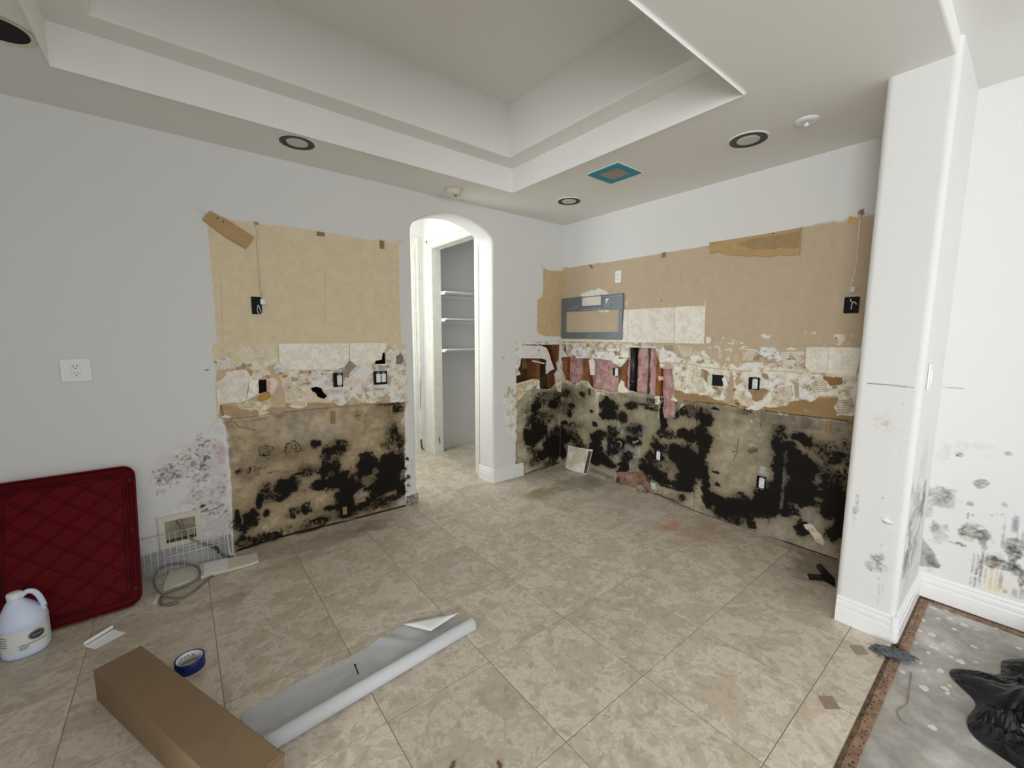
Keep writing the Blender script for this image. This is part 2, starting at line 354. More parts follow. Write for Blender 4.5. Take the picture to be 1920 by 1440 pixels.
    def finish(s):
        def blur(a, r):
            for ax in (0, 1):
                p = np.pad(a, [(r+1, r) if k == ax else (0, 0) for k in (0, 1)], mode='edge'); c = np.cumsum(p, ax)
                a = (np.take(c, range(2*r+1, c.shape[ax]), ax)-np.take(c, range(0, c.shape[ax]-2*r-1), ax))/(2*r+1)
            return a
        th = s.h > .0012; gr = 1+(s.n2-.5)*.42+(s.n3-.5)*.5
        thin = sst(.33, .24, s.n2*.7+s.n3*.3)*th
        s.col = np.where(th[..., None], np.minimum(s.col*gr[..., None]**np.array([.9, 1., 1.15]), .86), s.col); s.col = s.col*(1-thin[..., None]*.75)+s.C((136, 116, 92))*thin[..., None]*.75
        s.h = np.where(th, s.h+(s.n2-.5)*.006+(s.n3-.5)*.003-thin*.002, s.h)
        halo = blur(blur(np.minimum(s.d, 1)*1., 9), 9); lw = s.low[..., None]
        mott = 1+(s.n1-.5)*.55+(s.n2-.5)*.45+(s.n3-.5)*.25
        s.col = np.where(lw, s.col*s.lowf*mott[..., None]*(1-np.clip(halo*1.25, 0, 1)*(.35+.6*s.n2))[..., None]**np.array([1., 1.02, 1.08]), s.col)
        s.d = s.d+np.where(s.low, halo*.22+(halo > .04)*(s.n3-.5)*.25*(s.n1 > .5), 0)
        act = s.d > .02; t = s.d+np.where(act, (s.n2-.5)*.62+(s.n3-.5)*.55+(s.n1-.5)*.3, 0)
        st = (sst(.10, .62, t)*.72)[..., None]; bl = (sst(.50, .74, t)*.975)[..., None]
        s.col = s.col*(1-st)+(s.col*np.array([.34, .31, .27]))*st
        s.col = s.col*(1-bl)+np.array([.0105, .0088, .0075])*bl
        s.h = s.h-.0006*bl[..., 0]
    def geom(s, sign=-1, thick=.013):
        """vertices, quads, colours; sign: outward direction along the wall axis"""
        nz, nu = s.gu.shape; idx = np.arange(nz*nu).reshape(nz, nu); N = nz*nu
        V = np.zeros((N, 3)); V[:, 1-s.ax] = s.gu.ravel(); V[:, 2] = s.gz.ravel(); V[:, s.ax] = s.v+sign*s.h.ravel()
        hq = s.hole[:-1, :-1] & s.hole[1:, :-1] & s.hole[:-1, 1:] & s.hole[1:, 1:]
        q = np.stack([idx[:-1, :-1], idx[:-1, 1:], idx[1:, 1:], idx[1:, :-1]], -1)
        F = q[~hq]; C = s.col.reshape(-1, 3)
        # broken edge of the board around every hole
        rim = []; kp = ~hq
        def add(a, b): rim.append(np.stack([a, b], -1).reshape(-1, 2))
        e = hq[:, 1:] & kp[:, :-1]; add(idx[:-1, 1:-1][e], idx[1:, 1:-1][e])
        e = hq[:, :-1] & kp[:, 1:]; add(idx[:-1, 1:-1][e], idx[1:, 1:-1][e])
        e = hq[1:, :] & kp[:-1, :]; add(idx[1:-1, :-1][e], idx[1:-1, 1:][e])
        e = hq[:-1, :] & kp[1:, :]; add(idx[1:-1, :-1][e], idx[1:-1, 1:][e])
        rim = np.concatenate(rim) if rim else np.zeros((0, 2), int)
        if len(rim):
            ids = np.unique(rim); mp = np.full(N, -1); mp[ids] = np.arange(len(ids)); n2 = len(ids)
            fr = V[ids].copy(); bk = V[ids].copy(); bk[:, s.ax] = s.v-sign*thick
            V = np.concatenate([V, fr, bk]); gy = np.array([.70, .67, .62])
            C = np.concatenate([C, np.tile(gy, (n2, 1)), np.tile(gy*.8, (n2, 1))])
            a = mp[rim[:, 0]]+N; b = mp[rim[:, 1]]+N; F = np.concatenate([F, np.stack([a, b, b+n2, a+n2], -1)])
        if (s.ax == 1) == (sign < 0): pass
        else: F = F[:, ::-1]
        return V, F, C
def grid_mesh(name, parts):
    Vs, Fs, Cs, n = [], [], [], 0
    for V, F, C in parts: Vs.append(V); Fs.append(F+n); Cs.append(C); n += len(V)
    V = np.concatenate(Vs); F = np.concatenate(Fs); C = np.concatenate(Cs)
    me = bpy.data.meshes.new(name); me.vertices.add(len(V)); me.vertices.foreach_set('co', V.astype(np.float32).ravel())
    me.loops.add(len(F)*4); me.loops.foreach_set('vertex_index', F.astype(np.int32).ravel())
    me.polygons.add(len(F)); me.polygons.foreach_set('loop_start', np.arange(0, len(F)*4, 4, dtype=np.int32)); me.polygons.foreach_set('loop_total', np.full(len(F), 4, dtype=np.int32))
    me.update(calc_edges=True); me.validate()
    at = me.attributes.new('albedo', 'FLOAT_COLOR', 'POINT'); at.data.foreach_set('color', np.concatenate([C, np.ones((len(C), 1))], 1).astype(np.float32).ravel())
    me.polygons.foreach_set('use_smooth', np.ones(len(me.polygons), bool)); return me
def axis(*seg):
    out = []
    for a, b, st in seg: n = max(1, int(round((b-a)/st))); out += list(np.linspace(a, b, n+1)[:-1])
    return np.array(out+[seg[-1][1]])

KA = 2.1; KB = 1.42; KR = 1.15       # photo tone -> albedo on each wall
TAN = (163, 151, 126); TANB = (169, 153, 130); THIN = (206, 196, 178); TW = (216, 210, 198); BRN = (132, 112, 90)
AX0, AX1 = -1.715, -0.915; ARB = .022
# ---- back wall, left of the arch
A = Canvas(1, 0, axis((-4.2, -3.46, .05), (-3.46, -3.08, .006), (-3.08, AX0-ARB, .0038)), axis((0, 1.42, .0038), (1.42, 2.2, .009), (2.2, 2.56, .06)), KA, PAINT, 1)
A.tr = (360, 370, 1920/440)
A.P([(125, 225), (160, 165), (250, 168), (540, 208), (800, 243), (1085, 283), (1430, 345), (1560, 345), (1590, 362), (1640, 370), (1690, 350), (1735, 335), (1730, 350), (1690, 385), (1700, 900), (1715, 1190), (1745, 1200), (1745, 1440), (200, 1440), (160, 1250), (170, 1205), (200, 1195), (185, 900), (150, 520)], TAN, .004, .03)
A.P([(500, 200), (545, 200), (540, 225), (515, 235), (505, 215)], (120, 98, 72), .003); A.P([(505, 240), (530, 235), (528, 268), (508, 262)], (225, 222, 212), .003)
A.P([(1640, 370), (1650, 370), (1645, 400), (1638, 395)], (225, 222, 212), .002); A.P([(1668, 1110), (1680, 1110), (1678, 1160), (1670, 1165)], (225, 222, 212), .003)
A.Ln([(1522, 345), (1524, 440)], .003, (222, 215, 200)); A.Ln([(1090, 520), (1090, 1100)], .003, (156, 138, 112))
A.Ln([(235, 650), (250, 1190)], .003, (152, 136, 112)); A.Ln([(20, 85), (110, 135)], .004, (150, 148, 145))
for x, y in ((970, 478), (950, 283), (1660, 505), (1663, 552), (1630, 1130), (1100, 1130)): A.B([(x, y, 7, 9, .8)], (222, 210, 190))
# thinset band
A.tr = (380, 630, 3.512)
A.P([(95, 60), (500, 50), (1200, 45), (1335, 60), (1340, 440), (880, 460), (520, 500), (120, 560), (85, 545), (90, 300)], TAN, .004, .05)
A.P([(130, 450), (1330, 430), (1335, 470), (1000, 465), (520, 505), (130, 550), (105, 545), (110, 455)], BRN, .006, .07)
# mould field lower board
A.P([(130, 550), (520, 500), (900, 462), (1330, 432), (1335, 1140), (920, 1250), (500, 1360), (250, 1450), (205, 1440), (185, 900), (150, 600)], (152, 132, 100), .004, .06, low=True)
A.lowf = np.array([.61, .65, .75])
A.B([(700, 620, 330, 90, .6), (600, 560, 300, 60, .4)], (172, 156, 128)); A.B([(280, 980, 120, 90, .6), (620, 830, 250, 60, .5)], (176, 154, 116))
A.B([(300, 540, 200, 40, .5), (1200, 500, 150, 60, .5)], (122, 106, 86))
A.M([(750, 710, 42, 40, .78), (835, 765, 60, 38, .85), (910, 730, 60, 58, .62), (820, 790, 60, 30, .6), (240, 890, 50, 36, .45), (330, 900, 58, 44, .5),
     (545, 990, 90, 58, 1.1), (400, 1010, 62, 55, .55), (440, 1060, 70, 50, .55), (1085, 860, 92, 80, 1.2), (1250, 830, 85, 78, 1.3), (1245, 960, 100, 90, 1.3), (1100, 990, 110, 60, 1.3),
     (1255, 650, 55, 90, .6), (1220, 725, 55, 50, .55), (830, 890, 75, 85, 1.2), (780, 990, 90, 50, 1.05), (960, 1000, 95, 95, 1.2), (1000, 1090, 120, 60, 1.15), (940, 1140, 55, 55, 1.),
     (370, 1085, 34, 60, 1.), (320, 1200, 60, 85, .95), (270, 1270, 55, 45, .75), (420, 1165, 40, 40, .75), (690, 1130, 62, 50, .75), (600, 1165, 60, 60, .6), (520, 1060, 70, 45, .6),
     (800, 1215, 62, 40, .65), (700, 1250, 200, 60, .5), (420, 1320, 170, 60, .62), (260, 1350, 70, 50, .62), (830, 1130, 65, 20, .95), (1200, 1085, 150, 40, .62), (700, 890, 75, 55, .52),
     (880, 850, 60, 60, .6), (1150, 1120, 160, 35, .5), (1300, 700, 40, 80, .5), (1280, 480, 60, 30, .6), (1300, 1010, 40, 60, 1.), (230, 1190, 26, 60, .9), (1230, 450, 110, 12, .6), (1060, 1130, 260, 50, .5),
     (1020, 520, 40, 30, .28), (430, 800, 130, 60, .22), (640, 760, 120, 80, .18), (1170, 960, 200, 120, .9), (900, 960, 120, 70, .95)])
A.M([(640, 905, 60, 9, .9), (560, 895, 60, 5, .5), (380, 870, 80, 8, .55), (470, 895, 70, 7, .4)], .4)
A.R([(405, 758, 55, 40, .52), (590, 748, 66, 48, .52), (330, 900, 46, 34, .5), (865, 745, 85, 60, .5), (240, 892, 34, 26, .35)])
A.X([(1045, 1050, 50, 44, .9), (790, 1075, 90, 62, .9), (560, 1110, 60, 34, .8), (1090, 945, 44, 34, .7), (840, 915, 26, 26, .6), (1130, 890, 26, 20, .7), (460, 1240, 120, 60, .7), (330, 1010, 30, 100, .8), (1220, 740, 40, 30, .4), (840, 1040, 60, 30, .7), (610, 1230, 60, 30, .6), (1320, 920, 20, 30, .7)])
A.B([(1045, 1055, 38, 34, .8), (1300, 1070, 36, 36, .7), (415, 1268, 26, 26, .9)], (196, 186, 172)); A.B([(250, 1310, 60, 44, .35)], (200, 196, 188))
A.B([(1070, 1090, 20, 18, .9)], (196, 178, 150), .2); A.B([(100, 20, 1, 1, 0)], (0, 0, 0))
A.P([(1295, 1040), (1335, 1030), (1335, 1110), (1290, 1120)], (196, 192, 184), .003, a=.8)
A.Ln([(205, 570), (240, 600), (290, 605), (345, 620)], .004, (90, 74, 58)); A.Ln([(690, 840), (692, 880)], .004, (30, 25, 20)); A.Ln([(712, 850), (708, 930)], .003, (60, 50, 40))
A.Ln([(120, 560), (330, 545), (520, 505)], .007, (176, 160, 134), .003); A.Ln([(520, 502), (900, 464), (1330, 440)], .003, (96, 80, 62))
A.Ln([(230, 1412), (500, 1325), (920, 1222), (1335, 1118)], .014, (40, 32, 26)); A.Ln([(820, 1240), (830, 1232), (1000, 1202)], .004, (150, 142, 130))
# thinset strokes (crop La)
A.tr = (395, 640, 9.0)
A.P([(90, 480), (430, 460), (560, 440), (760, 420), (1000, 430), (1130, 540), (1170, 620), (1200, 760), (1260, 900), (1260, 1120), (1000, 1130), (700, 1180), (400, 1090), (120, 1070), (90, 700)], (150, 130, 108), .01, .08)
A.P([(430, 430), (560, 380), (760, 360), (800, 400), (960, 430), (1010, 560), (940, 600), (800, 640), (800, 880), (680, 940), (610, 1000), (640, 760), (650, 560)], (192, 180, 160), .016, .1, .003)
A.P([(940, 300), (1150, 240), (1150, 370), (1100, 400), (960, 410), (880, 430), (830, 400)], (200, 188, 166), .008, .05, .003)
A.P([(950, 430), (1000, 400), (1100, 395), (1070, 470), (1180, 560), (1100, 600), (1010, 540)], (146, 130, 104), .006)
A.P([(1060, 470), (1080, 410), (1160, 375), (1230, 420), (1270, 470), (1200, 530), (1150, 560), (1080, 520)], (218, 220, 216), .005, .03, .004)
A.P([(1200, 600), (1300, 480), (1500, 500), (1700, 480), (1800, 450), (1800, 760), (1690, 780), (1620, 790), (1600, 990), (1620, 1080), (1580, 1120), (1400, 1120), (1320, 1080), (1380, 1060), (1340, 970), (1260, 900), (1210, 780)], THIN, .012, .09, .003)
A.P([(960, 640), (1060, 610), (1130, 660), (1110, 780), (1040, 920), (1000, 860), (960, 840)], (205, 190, 178), .006, .08)
A.P([(960, 660), (1010, 700), (1020, 800), (975, 840), (950, 800)], (160, 122, 108), .008)
A.P([(840, 1020), (1000, 960), (1050, 1100), (900, 1160), (800, 1170), (600, 1150), (500, 1110), (480, 1050), (700, 990)], (200, 188, 164), .012, .08, .003)
A.P([(1140, 640), (1200, 680), (1240, 980), (1230, 1120), (1150, 1110), (1100, 900)], (148, 132, 112), .006)
A.P([(170, 1290), (230, 1240), (350, 1270), (330, 1290)], (215, 205, 190), .004); A.P([(650, 1250), (690, 1245), (680, 1275)], (215, 205, 190), .004)
A.P([(800, 1150), (870, 1170), (990, 1180), (830, 1270)], (196, 180, 156), .01)
A.P([(85, 300), (180, 300), (180, 360), (120, 380), (80, 350)], (216, 214, 208), .008, .04, .003); A.P([(200, 270), (330, 270), (345, 420), (270, 420), (200, 360)], (220, 222, 222), .008, .03, .003)
A.Ln([(70, 345), (105, 352)], .006, (30, 25, 25))
for (x0, y0, x1, y1) in ((480, 240, 620, 420), (500, 160, 660, 400), (510, 100, 700, 380), (545, 95, 760, 370), (620, 95, 745, 300), (690, 130, 730, 210), (520, 290, 600, 420), (680, 270, 760, 400), (400, 160, 430, 230), (450, 170, 475, 250), (1000, 80, 1020, 300), (1050, 90, 1060, 240), (970, 100, 985, 170), (790, 110, 800, 165), (830, 120, 850, 170), (365, 160, 375, 190), (790, 230, 800, 270), (170, 260, 180, 470), (120, 340, 110, 470), (155, 350, 150, 470), (205, 350, 190, 465), (240, 350, 235, 460), (290, 350, 290, 440), (330, 300, 320, 440), (375, 320, 370, 430), (412, 320, 405, 460), (455, 320, 450, 440), (860, 280, 900, 285), (790, 330, 790, 410)):
    A.Ln([(x0, y0), ((x0+x1)/2+6, (y0+y1)/2), (x1, y1)], .0072, (226, 220, 204), .003)
for y in (155, 185, 215, 245, 280): A.Ln([(855, y), (895, y+3)], .006, (226, 220, 204), .003)
A.Ln([(870, 150), (865, 285)], .006, (222, 216, 200), .003); A.Ln([(220, 155), (250, 165), (290, 150), (340, 160)], .011, (222, 214, 198), .003); A.Ln([(330, 115), (350, 118)], .009, (222, 214, 198), .003)
for i in range(9): A.Ln([(1240+8*i, 720+32*i), (1380, 740+30*i), (1500+8*i, 720+26*i)], .004, (150, 136, 112), .001)
for i in range(8): A.Ln([(1400+26*i, 1010), (1398+26*i, 1085)], .004, (148, 132, 108), .001)
for i in range(7): A.Ln([(860+28*i, 990), (860+28*i, 1080)], .0045, (150, 132, 108), .001)
for i in range(6): A.Ln([(1400+45*i, 820-30*i), (1560+25*i, 700)], .004, (140, 128, 106), .001)
for y in (1055, 1085, 1115): A.Ln([(500, y), (700, y-5)], .004, (126, 108, 86), .001)
A.B([(560, 430, 40, 60, .85), (660, 405, 55, 30, .8), (680, 540, 25, 60, .8), (480, 450, 60, 30, .7), (1180, 545, 40, 22, .8), (1245, 590, 40, 28, .9), (1540, 520, 60, 30, .9), (1380, 640, 30, 40, .8), (1440, 650, 40, 40, .7), (1620, 700, 50, 25, .7), (1320, 780, 30, 35, .7), (1690, 530, 90, 40, .5), (880, 580, 60, 50, .4), (965, 600, 30, 30, .8)], (118, 102, 84))
A.B([(1700, 600, 100, 60, .7), (1560, 560, 60, 40, .4)], (196, 188, 182)); A.B([(1660, 940, 60, 50, .9), (1590, 880, 40, 40, .9), (1680, 860, 40, 30, .9)], (208, 196, 188), .4)
A.Ln([(175, 1090), (185, 1180), (215, 1250)], .006, (70, 56, 44))
A.cut([(805, 645), (945, 640), (960, 850), (830, 890), (812, 880)], .002)
# right part of the band (crop Lb)
A.tr = (580, 640, 9.0)
A.P([(0, 500), (380, 470), (560, 430), (700, 420), (760, 400), (1100, 390), (1300, 300), (1290, 90), (1450, 80), (1520, 150), (1500, 260), (1450, 380), (1560, 370), (1620, 400), (1650, 1010), (1560, 1030), (1300, 1020), (1180, 1020), (960, 1050), (860, 1020), (780, 950), (700, 950), (560, 1080), (480, 1080), (440, 1020), (350, 1030), (310, 940), (210, 780), (20, 780)], TW, .012, .07, .0035)
A.P([(1560, 130), (1640, 160), (1640, 420), (1560, 380), (1600, 240)], (214, 212, 206), .008, .04, .003)
A.P([(200, 700), (330, 560), (380, 540), (390, 800), (470, 850), (460, 1000), (330, 960), (230, 800)], (206, 192, 186), .01, .06, .003)
A.P([(560, 450), (620, 480), (690, 520), (670, 620), (560, 600), (545, 500)], (118, 110, 102), .004)
for poly in ([(790, 880), (900, 890), (880, 970), (830, 960)], [(660, 770), (740, 790), (700, 830)], [(930, 880), (990, 900), (1030, 960), (980, 990)], [(1060, 430), (1130, 440), (1120, 500), (1070, 490)], [(1310, 560), (1390, 590), (1360, 740), (1310, 720)], [(1100, 780), (1280, 790), (1240, 830), (1110, 820)], [(1130, 960), (1260, 930), (1290, 880), (1360, 940), (1370, 1010), (1260, 1040)], [(1590, 870), (1600, 900), (1560, 980), (1530, 960)], [(1540, 490), (1610, 495), (1600, 530), (1550, 525)], [(1020, 540), (1060, 560), (1030, 590)], [(600, 1040), (720, 950), (830, 1010), (850, 1050), (720, 1075)]):
    A.P(poly, (146, 126, 106), .006, .08, .0)
A.P([(1450, 350), (1460, 250), (1550, 200), (1590, 260), (1590, 340), (1520, 380)], (96, 92, 86), .012, .1)
A.B([(740, 700, 90, 110, .55), (880, 830, 60, 60, .6), (1000, 680, 80, 80, .5), (920, 760, 50, 60, .5), (1490, 680, 60, 80, .45), (1350, 330, 60, 60, .4), (120, 540, 60, 40, .7), (40, 510, 50, 30, .7), (230, 520, 60, 50, .6)], (160, 142, 130))
A.B([(10, 520, 35, 28, .8), (90, 500, 22, 30, .8), (150, 470, 30, 20, .8), (215, 545, 25, 35, .8), (330, 490, 40, 12, .7)], (90, 78, 68), .8)
A.B([(920, 780, 40, 50, .6)], (150, 140, 134)); A.Ln([(880, 740), (890, 810), (930, 850), (960, 780)], .003, (120, 110, 102)); A.B([(850, 480, 110, 80, .5)], (222, 222, 218))
A.P([(1160, 400), (1350, 410), (1360, 450), (1280, 460), (1240, 490), (1170, 480)], (130, 124, 114), .006)
A.cut([(20, 785), (110, 760), (205, 780), (240, 850), (310, 920), (250, 980), (130, 940), (100, 880), (40, 850)], .004)
A.cut([(1235, 185), (1285, 185), (1290, 380), (1090, 390), (1120, 320), (1215, 310)], .004)
for (x0, y0, x1, y1) in ((10, 920, 230, 1040), (20, 960, 160, 1000), (60, 900, 130, 930)): A.B([((x0+x1)/2, (y0+y1)/2, 70, 30, .5)], (196, 182, 166))
# torn paint edge at right and grey mouldy patch left of the board
A.tr = (380, 630, 3.512)
A.P([(1305, 560), (1340, 500), (1350, 540), (1330, 600), (1310, 590)], (206, 200, 190), .006, .05)
A.P([(60, 60), (110, 50), (100, 80), (90, 130), (70, 90)], TAN, .004)
A.tr = (270, 780, 6.26)
A.d[:, :] *= 1
G = (128, 124, 120)
A.B([(620, 520, 330, 260, .30), (300, 620, 200, 170, .28), (880, 600, 180, 520, .38), (700, 980, 260, 200, .50), (850, 1150, 220, 260, .42)], (140, 132, 132), .9, .7)
A.B([(880, 420, 90, 200, .5), (910, 860, 60, 120, .5), (620, 780, 100, 60, .35)], (142, 124, 128), .9, .7)
A.speck = .8
for i in range(430):
    a = rng.uniform(0, 1); x = 150+a*700+rng.normal(0, 45); y = 640-a*440+abs(rng.normal(0, 150))+20; r = rng.uniform(9, 26)
    A.B([(x, y, r, r*.9, rng.uniform(.45, .95))], (88, 85, 83) if rng.random() < .55 else (196, 193, 190), 1.1, .5)
for i in range(170):
    x = rng.uniform(520, 980); y = rng.uniform(680, 1200); r = rng.uniform(10, 30); A.B([(x, y, r, r*.9, rng.uniform(.35, .8))], (98, 94, 95) if rng.random() < .6 else (182, 178, 177), 1.1, .5)
A.B([(710, 490, 70, 26, .8), (710, 600, 70, 28, .75), (630, 440, 26, 26, .7), (660, 250, 60, 45, .6), (680, 740, 80, 40, .6), (230, 640, 70, 50, .4), (240, 710, 40, 20, .5)], (62, 62, 60), 1.1, .4)
A.B([(690, 1060, 60, 26, .9), (730, 1110, 60, 30, .7), (1050, 1250, 50, 60, .8)], (40, 36, 34), .8, .5)
A.B([(960, 250, 40, 180, .6), (1000, 900, 40, 120, .6)], (196, 194, 196), .6, .5)
A.Ln([(780, 1110), (850, 1080), (920, 1035)], .005, (90, 86, 84)); A.P([(850, 40), (880, 10), (950, 60), (1000, 330), (1020, 700), (1040, 900), (1020, 1100), (1000, 1100), (960, 700), (940, 200)], (176, 172, 170), .008, a=.45)
A.B([(560, 1500, 700, 180, .35)], (120, 118, 120), .8, .7)
A.tr = (0, 0, 1)
A.Ln([(386, 694), (391, 693)], .006, (40, 35, 35))
A.P([(761, 800), (765, 720), (766, 930), (762, 945), (758, 900)], (190, 188, 184), .004, a=.5)
A.B([(773, 880, 4, 26, .6), (776, 850, 3, 20, .4)], (130, 134, 142)); A.M([(774, 944, 10, 5, .7)])
A.finish()
# ---- back wall, right of the arch
D = Canvas(1, 0, axis((AX1+ARB, -.58, .012), (-.58, 0, .0038)), axis((0, 1.42, .0038), (1.42, 2.2, .009), (2.2, 2.56, .06)), KA, PAINT, 61)
D.tr = (940, 380, 4.5)
D.P([(310, 490), (352, 545), (400, 570), (500, 580), (520, 570), (560, 560), (560, 1130), (500, 1130), (370, 1128), (320, 1105), (300, 1090), (302, 960), (305, 820), (345, 795), (352, 700), (352, 560)], (148, 130, 100), .004, .04)
D.tr = (940, 630, 9.6)
D.P([(255, 100), (1120, 90), (1120, 150), (370, 155), (370, 400), (290, 560), (340, 690), (255, 720)], (190, 186, 174), .012, .12, .002)
D.P([(258, 860), (700, 740), (740, 950), (860, 975), (1000, 850), (1070, 740), (1120, 740), (1120, 2600), (258, 2600)], (150, 134, 106), .006, .08, low=True)
D.lowf = np.array([.66, .74, .86])
D.P([(30, 1150), (110, 980), (180, 1000), (230, 1120), (265, 1150), (265, 1900), (120, 1700), (60, 1500)], (196, 192, 184), .02, .06, .002)
D.P([(100, 900), (160, 920), (250, 1050), (260, 1160), (180, 1060), (120, 960)], (150, 142, 128), .02, .2)
D.Ln([(30, 1180), (170, 1160)], .004, (150, 148, 142)); D.Ln([(50, 1220), (90, 1400)], .004, (150, 148, 142)); D.Ln([(90, 1400), (250, 1360)], .004, (150, 148, 142)); D.Ln([(270, 1200), (280, 2500)], .006, (120, 106, 84))
D.P([(255, 860), (560, 770), (620, 790), (620, 880), (450, 1000), (340, 1150), (270, 1140)], (150, 136, 116), .008, .1, .006)
D.P([(400, 990), (430, 900), (560, 830), (625, 800), (625, 890), (480, 980)], (158, 154, 138), .004, .05, .009)
D.Ln([(265, 885), (420, 830), (575, 780)], .014, (226, 216, 196), .009); D.Ln([(300, 1150), (380, 1040), (480, 1000)], .009, (216, 206, 190), .009)
D.P([(640, 760), (680, 760), (695, 960), (630, 950)], (204, 198, 186), .01, .1, .008); D.Ln([(510, 1000), (520, 1120), (510, 1260)], .007, (214, 206, 190), .006)
D.P([(1000, 450), (1050, 440), (1110, 700), (1110, 980), (1020, 1010), (960, 840), (970, 700)], (200, 194, 182), .014, .12, .005)
D.M([(650, 1260, 130, 80, .95), (600, 1330, 90, 50, 1.), (930, 1220, 90, 100, .95), (700, 1160, 300, 160, .5), (1000, 1050, 100, 120, .5), (800, 1050, 200, 60, .45), (460, 1360, 60, 60, .5)])
D.tr = (940, 620, 4.235)
D.M([(255, 720, 80, 100, .6), (210, 830, 42, 70, 1.2), (310, 800, 80, 75, 1.25), (250, 880, 60, 45, 1.1), (400, 900, 80, 70, 1.25), (430, 960, 70, 70, 1.15), (360, 970, 70, 50, 1.1), (440, 830, 60, 90, .62), (330, 700, 140, 90, .5), (260, 1050, 50, 40, .5), (280, 1000, 50, 60, .6), (400, 1050, 90, 50, .5), (450, 560, 50, 90, .55), (240, 950, 60, 40, .5)])
D.X([(165, 1000, 50, 90, .9), (150, 700, 30, 250, .95), (300, 910, 26, 22, .7)])
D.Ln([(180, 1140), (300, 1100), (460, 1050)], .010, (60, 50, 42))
D.tr = (940, 630, 9.6)
D.cut([(370, 152), (1062, 150), (1045, 440), (1000, 470), (1020, 600), (965, 690), (990, 850), (930, 930), (850, 970), (740, 955), (690, 940), (680, 800), (640, 780), (575, 775), (262, 862), (258, 722), (345, 690), (290, 600), (340, 520), (350, 400), (370, 300)], .003)
D.cut([(338, 170), (720, 178), (810, 215), (865, 330), (890, 430), (950, 590), (870, 628), (815, 685), (812, 560), (825, 430), (720, 400), (345, 396)], .002, False, (204, 198, 194))
D.cut([(570, 440), (780, 490), (770, 500), (570, 455)], .001, False, (214, 208, 190))
D.B([(680, 260, 10, 30, .8), (520, 370, 8, 16, .7), (560, 370, 8, 16, .7), (580, 190, 20, 8, .5)], (60, 50, 44), .3)
D.tr = (0, 0, 1)
D.B([(921, 670, 3, 2, .6), (944, 671, 3, 2, .6)], (120, 110, 100))
D.finish()
# ---- right wall
B = Canvas(0, 0, axis((-2.66, 0, .0042)), axis((0, 1.42, .0038), (1.42, 2.2, .009), (2.2, 2.56, .06)), KB, PAINT, 121)
B.tr = (0, 0, 1)
B.P([(1040, 507), (1055, 503), (1100, 497), (1200, 482), (1240, 476), (1330, 460), (1330, 458), (1500, 428), (1600, 411), (1640, 403), (1700, 400), (1700, 1000), (1040, 1000)], TANB, .003, .03)
B.P([(1500, 428), (1650, 395), (1650, 700), (1500, 700)], (170, 150, 128), .02, .02, a=.4)
B.tr = (940, 380, 4.5)
B.P([(672, 780), (850, 770), (850, 880), (672, 885)], (206, 202, 190), .002, .03)
B.P([(660, 795), (680, 765), (760, 738), (830, 725), (880, 745), (912, 770), (840, 790)], (220, 218, 210), .004, .04, .001)
B.P([(790, 905), (910, 895), (905, 925), (830, 920)], (214, 206, 190), .004); B.B([(940, 820, 20, 22, .7), (1055, 850, 6, 25, .8), (1722, 850, 5, 28, .8)], (214, 206, 190))
B.P([(735, 522), (760, 525), (780, 552), (760, 556)], (120, 96, 60), .002); B.B([(1348, 828, 12, 6, .8)], (96, 70, 40), .2)
B.tr = (1280, 380, 3.79)
B.P([(1180, 100), (1215, 95), (1255, 120), (1250, 150), (1200, 160), (1170, 135)], (176, 142, 96), .006, .08); B.P([(1245, 70), (1262, 45), (1290, 50), (1292, 80), (1270, 98), (1250, 90)], (122, 108, 96), .003)
# stripped lower board
B.tr = (940, 620, 4.235)
B.P([(462, 400), (560, 430), (620, 410), (700, 460), (860, 500), (1050, 490), (1290, 530), (1400, 560), (1694, 575), (1694, 1700), (462, 1300)], (158, 140, 108), .004, .07, low=True)
B.lowf = np.array([.66, .75, .89])
B.tr = (1220, 620, 3.274)
B.P([(200, 425), (300, 440), (560, 480), (800, 515), (1250, 560), (1250, 1500), (1000, 1440), (500, 1220), (200, 1100), (30, 1010), (30, 560), (150, 540)], (156, 136, 106), .004, .06, low=True)
B.P([(140, 365), (250, 370), (460, 440), (520, 460), (700, 470), (850, 440), (1000, 410), (1150, 410), (1250, 520), (1250, 560), (800, 515), (520, 472), (300, 440), (150, 430)], (136, 112, 78), .006, .06)
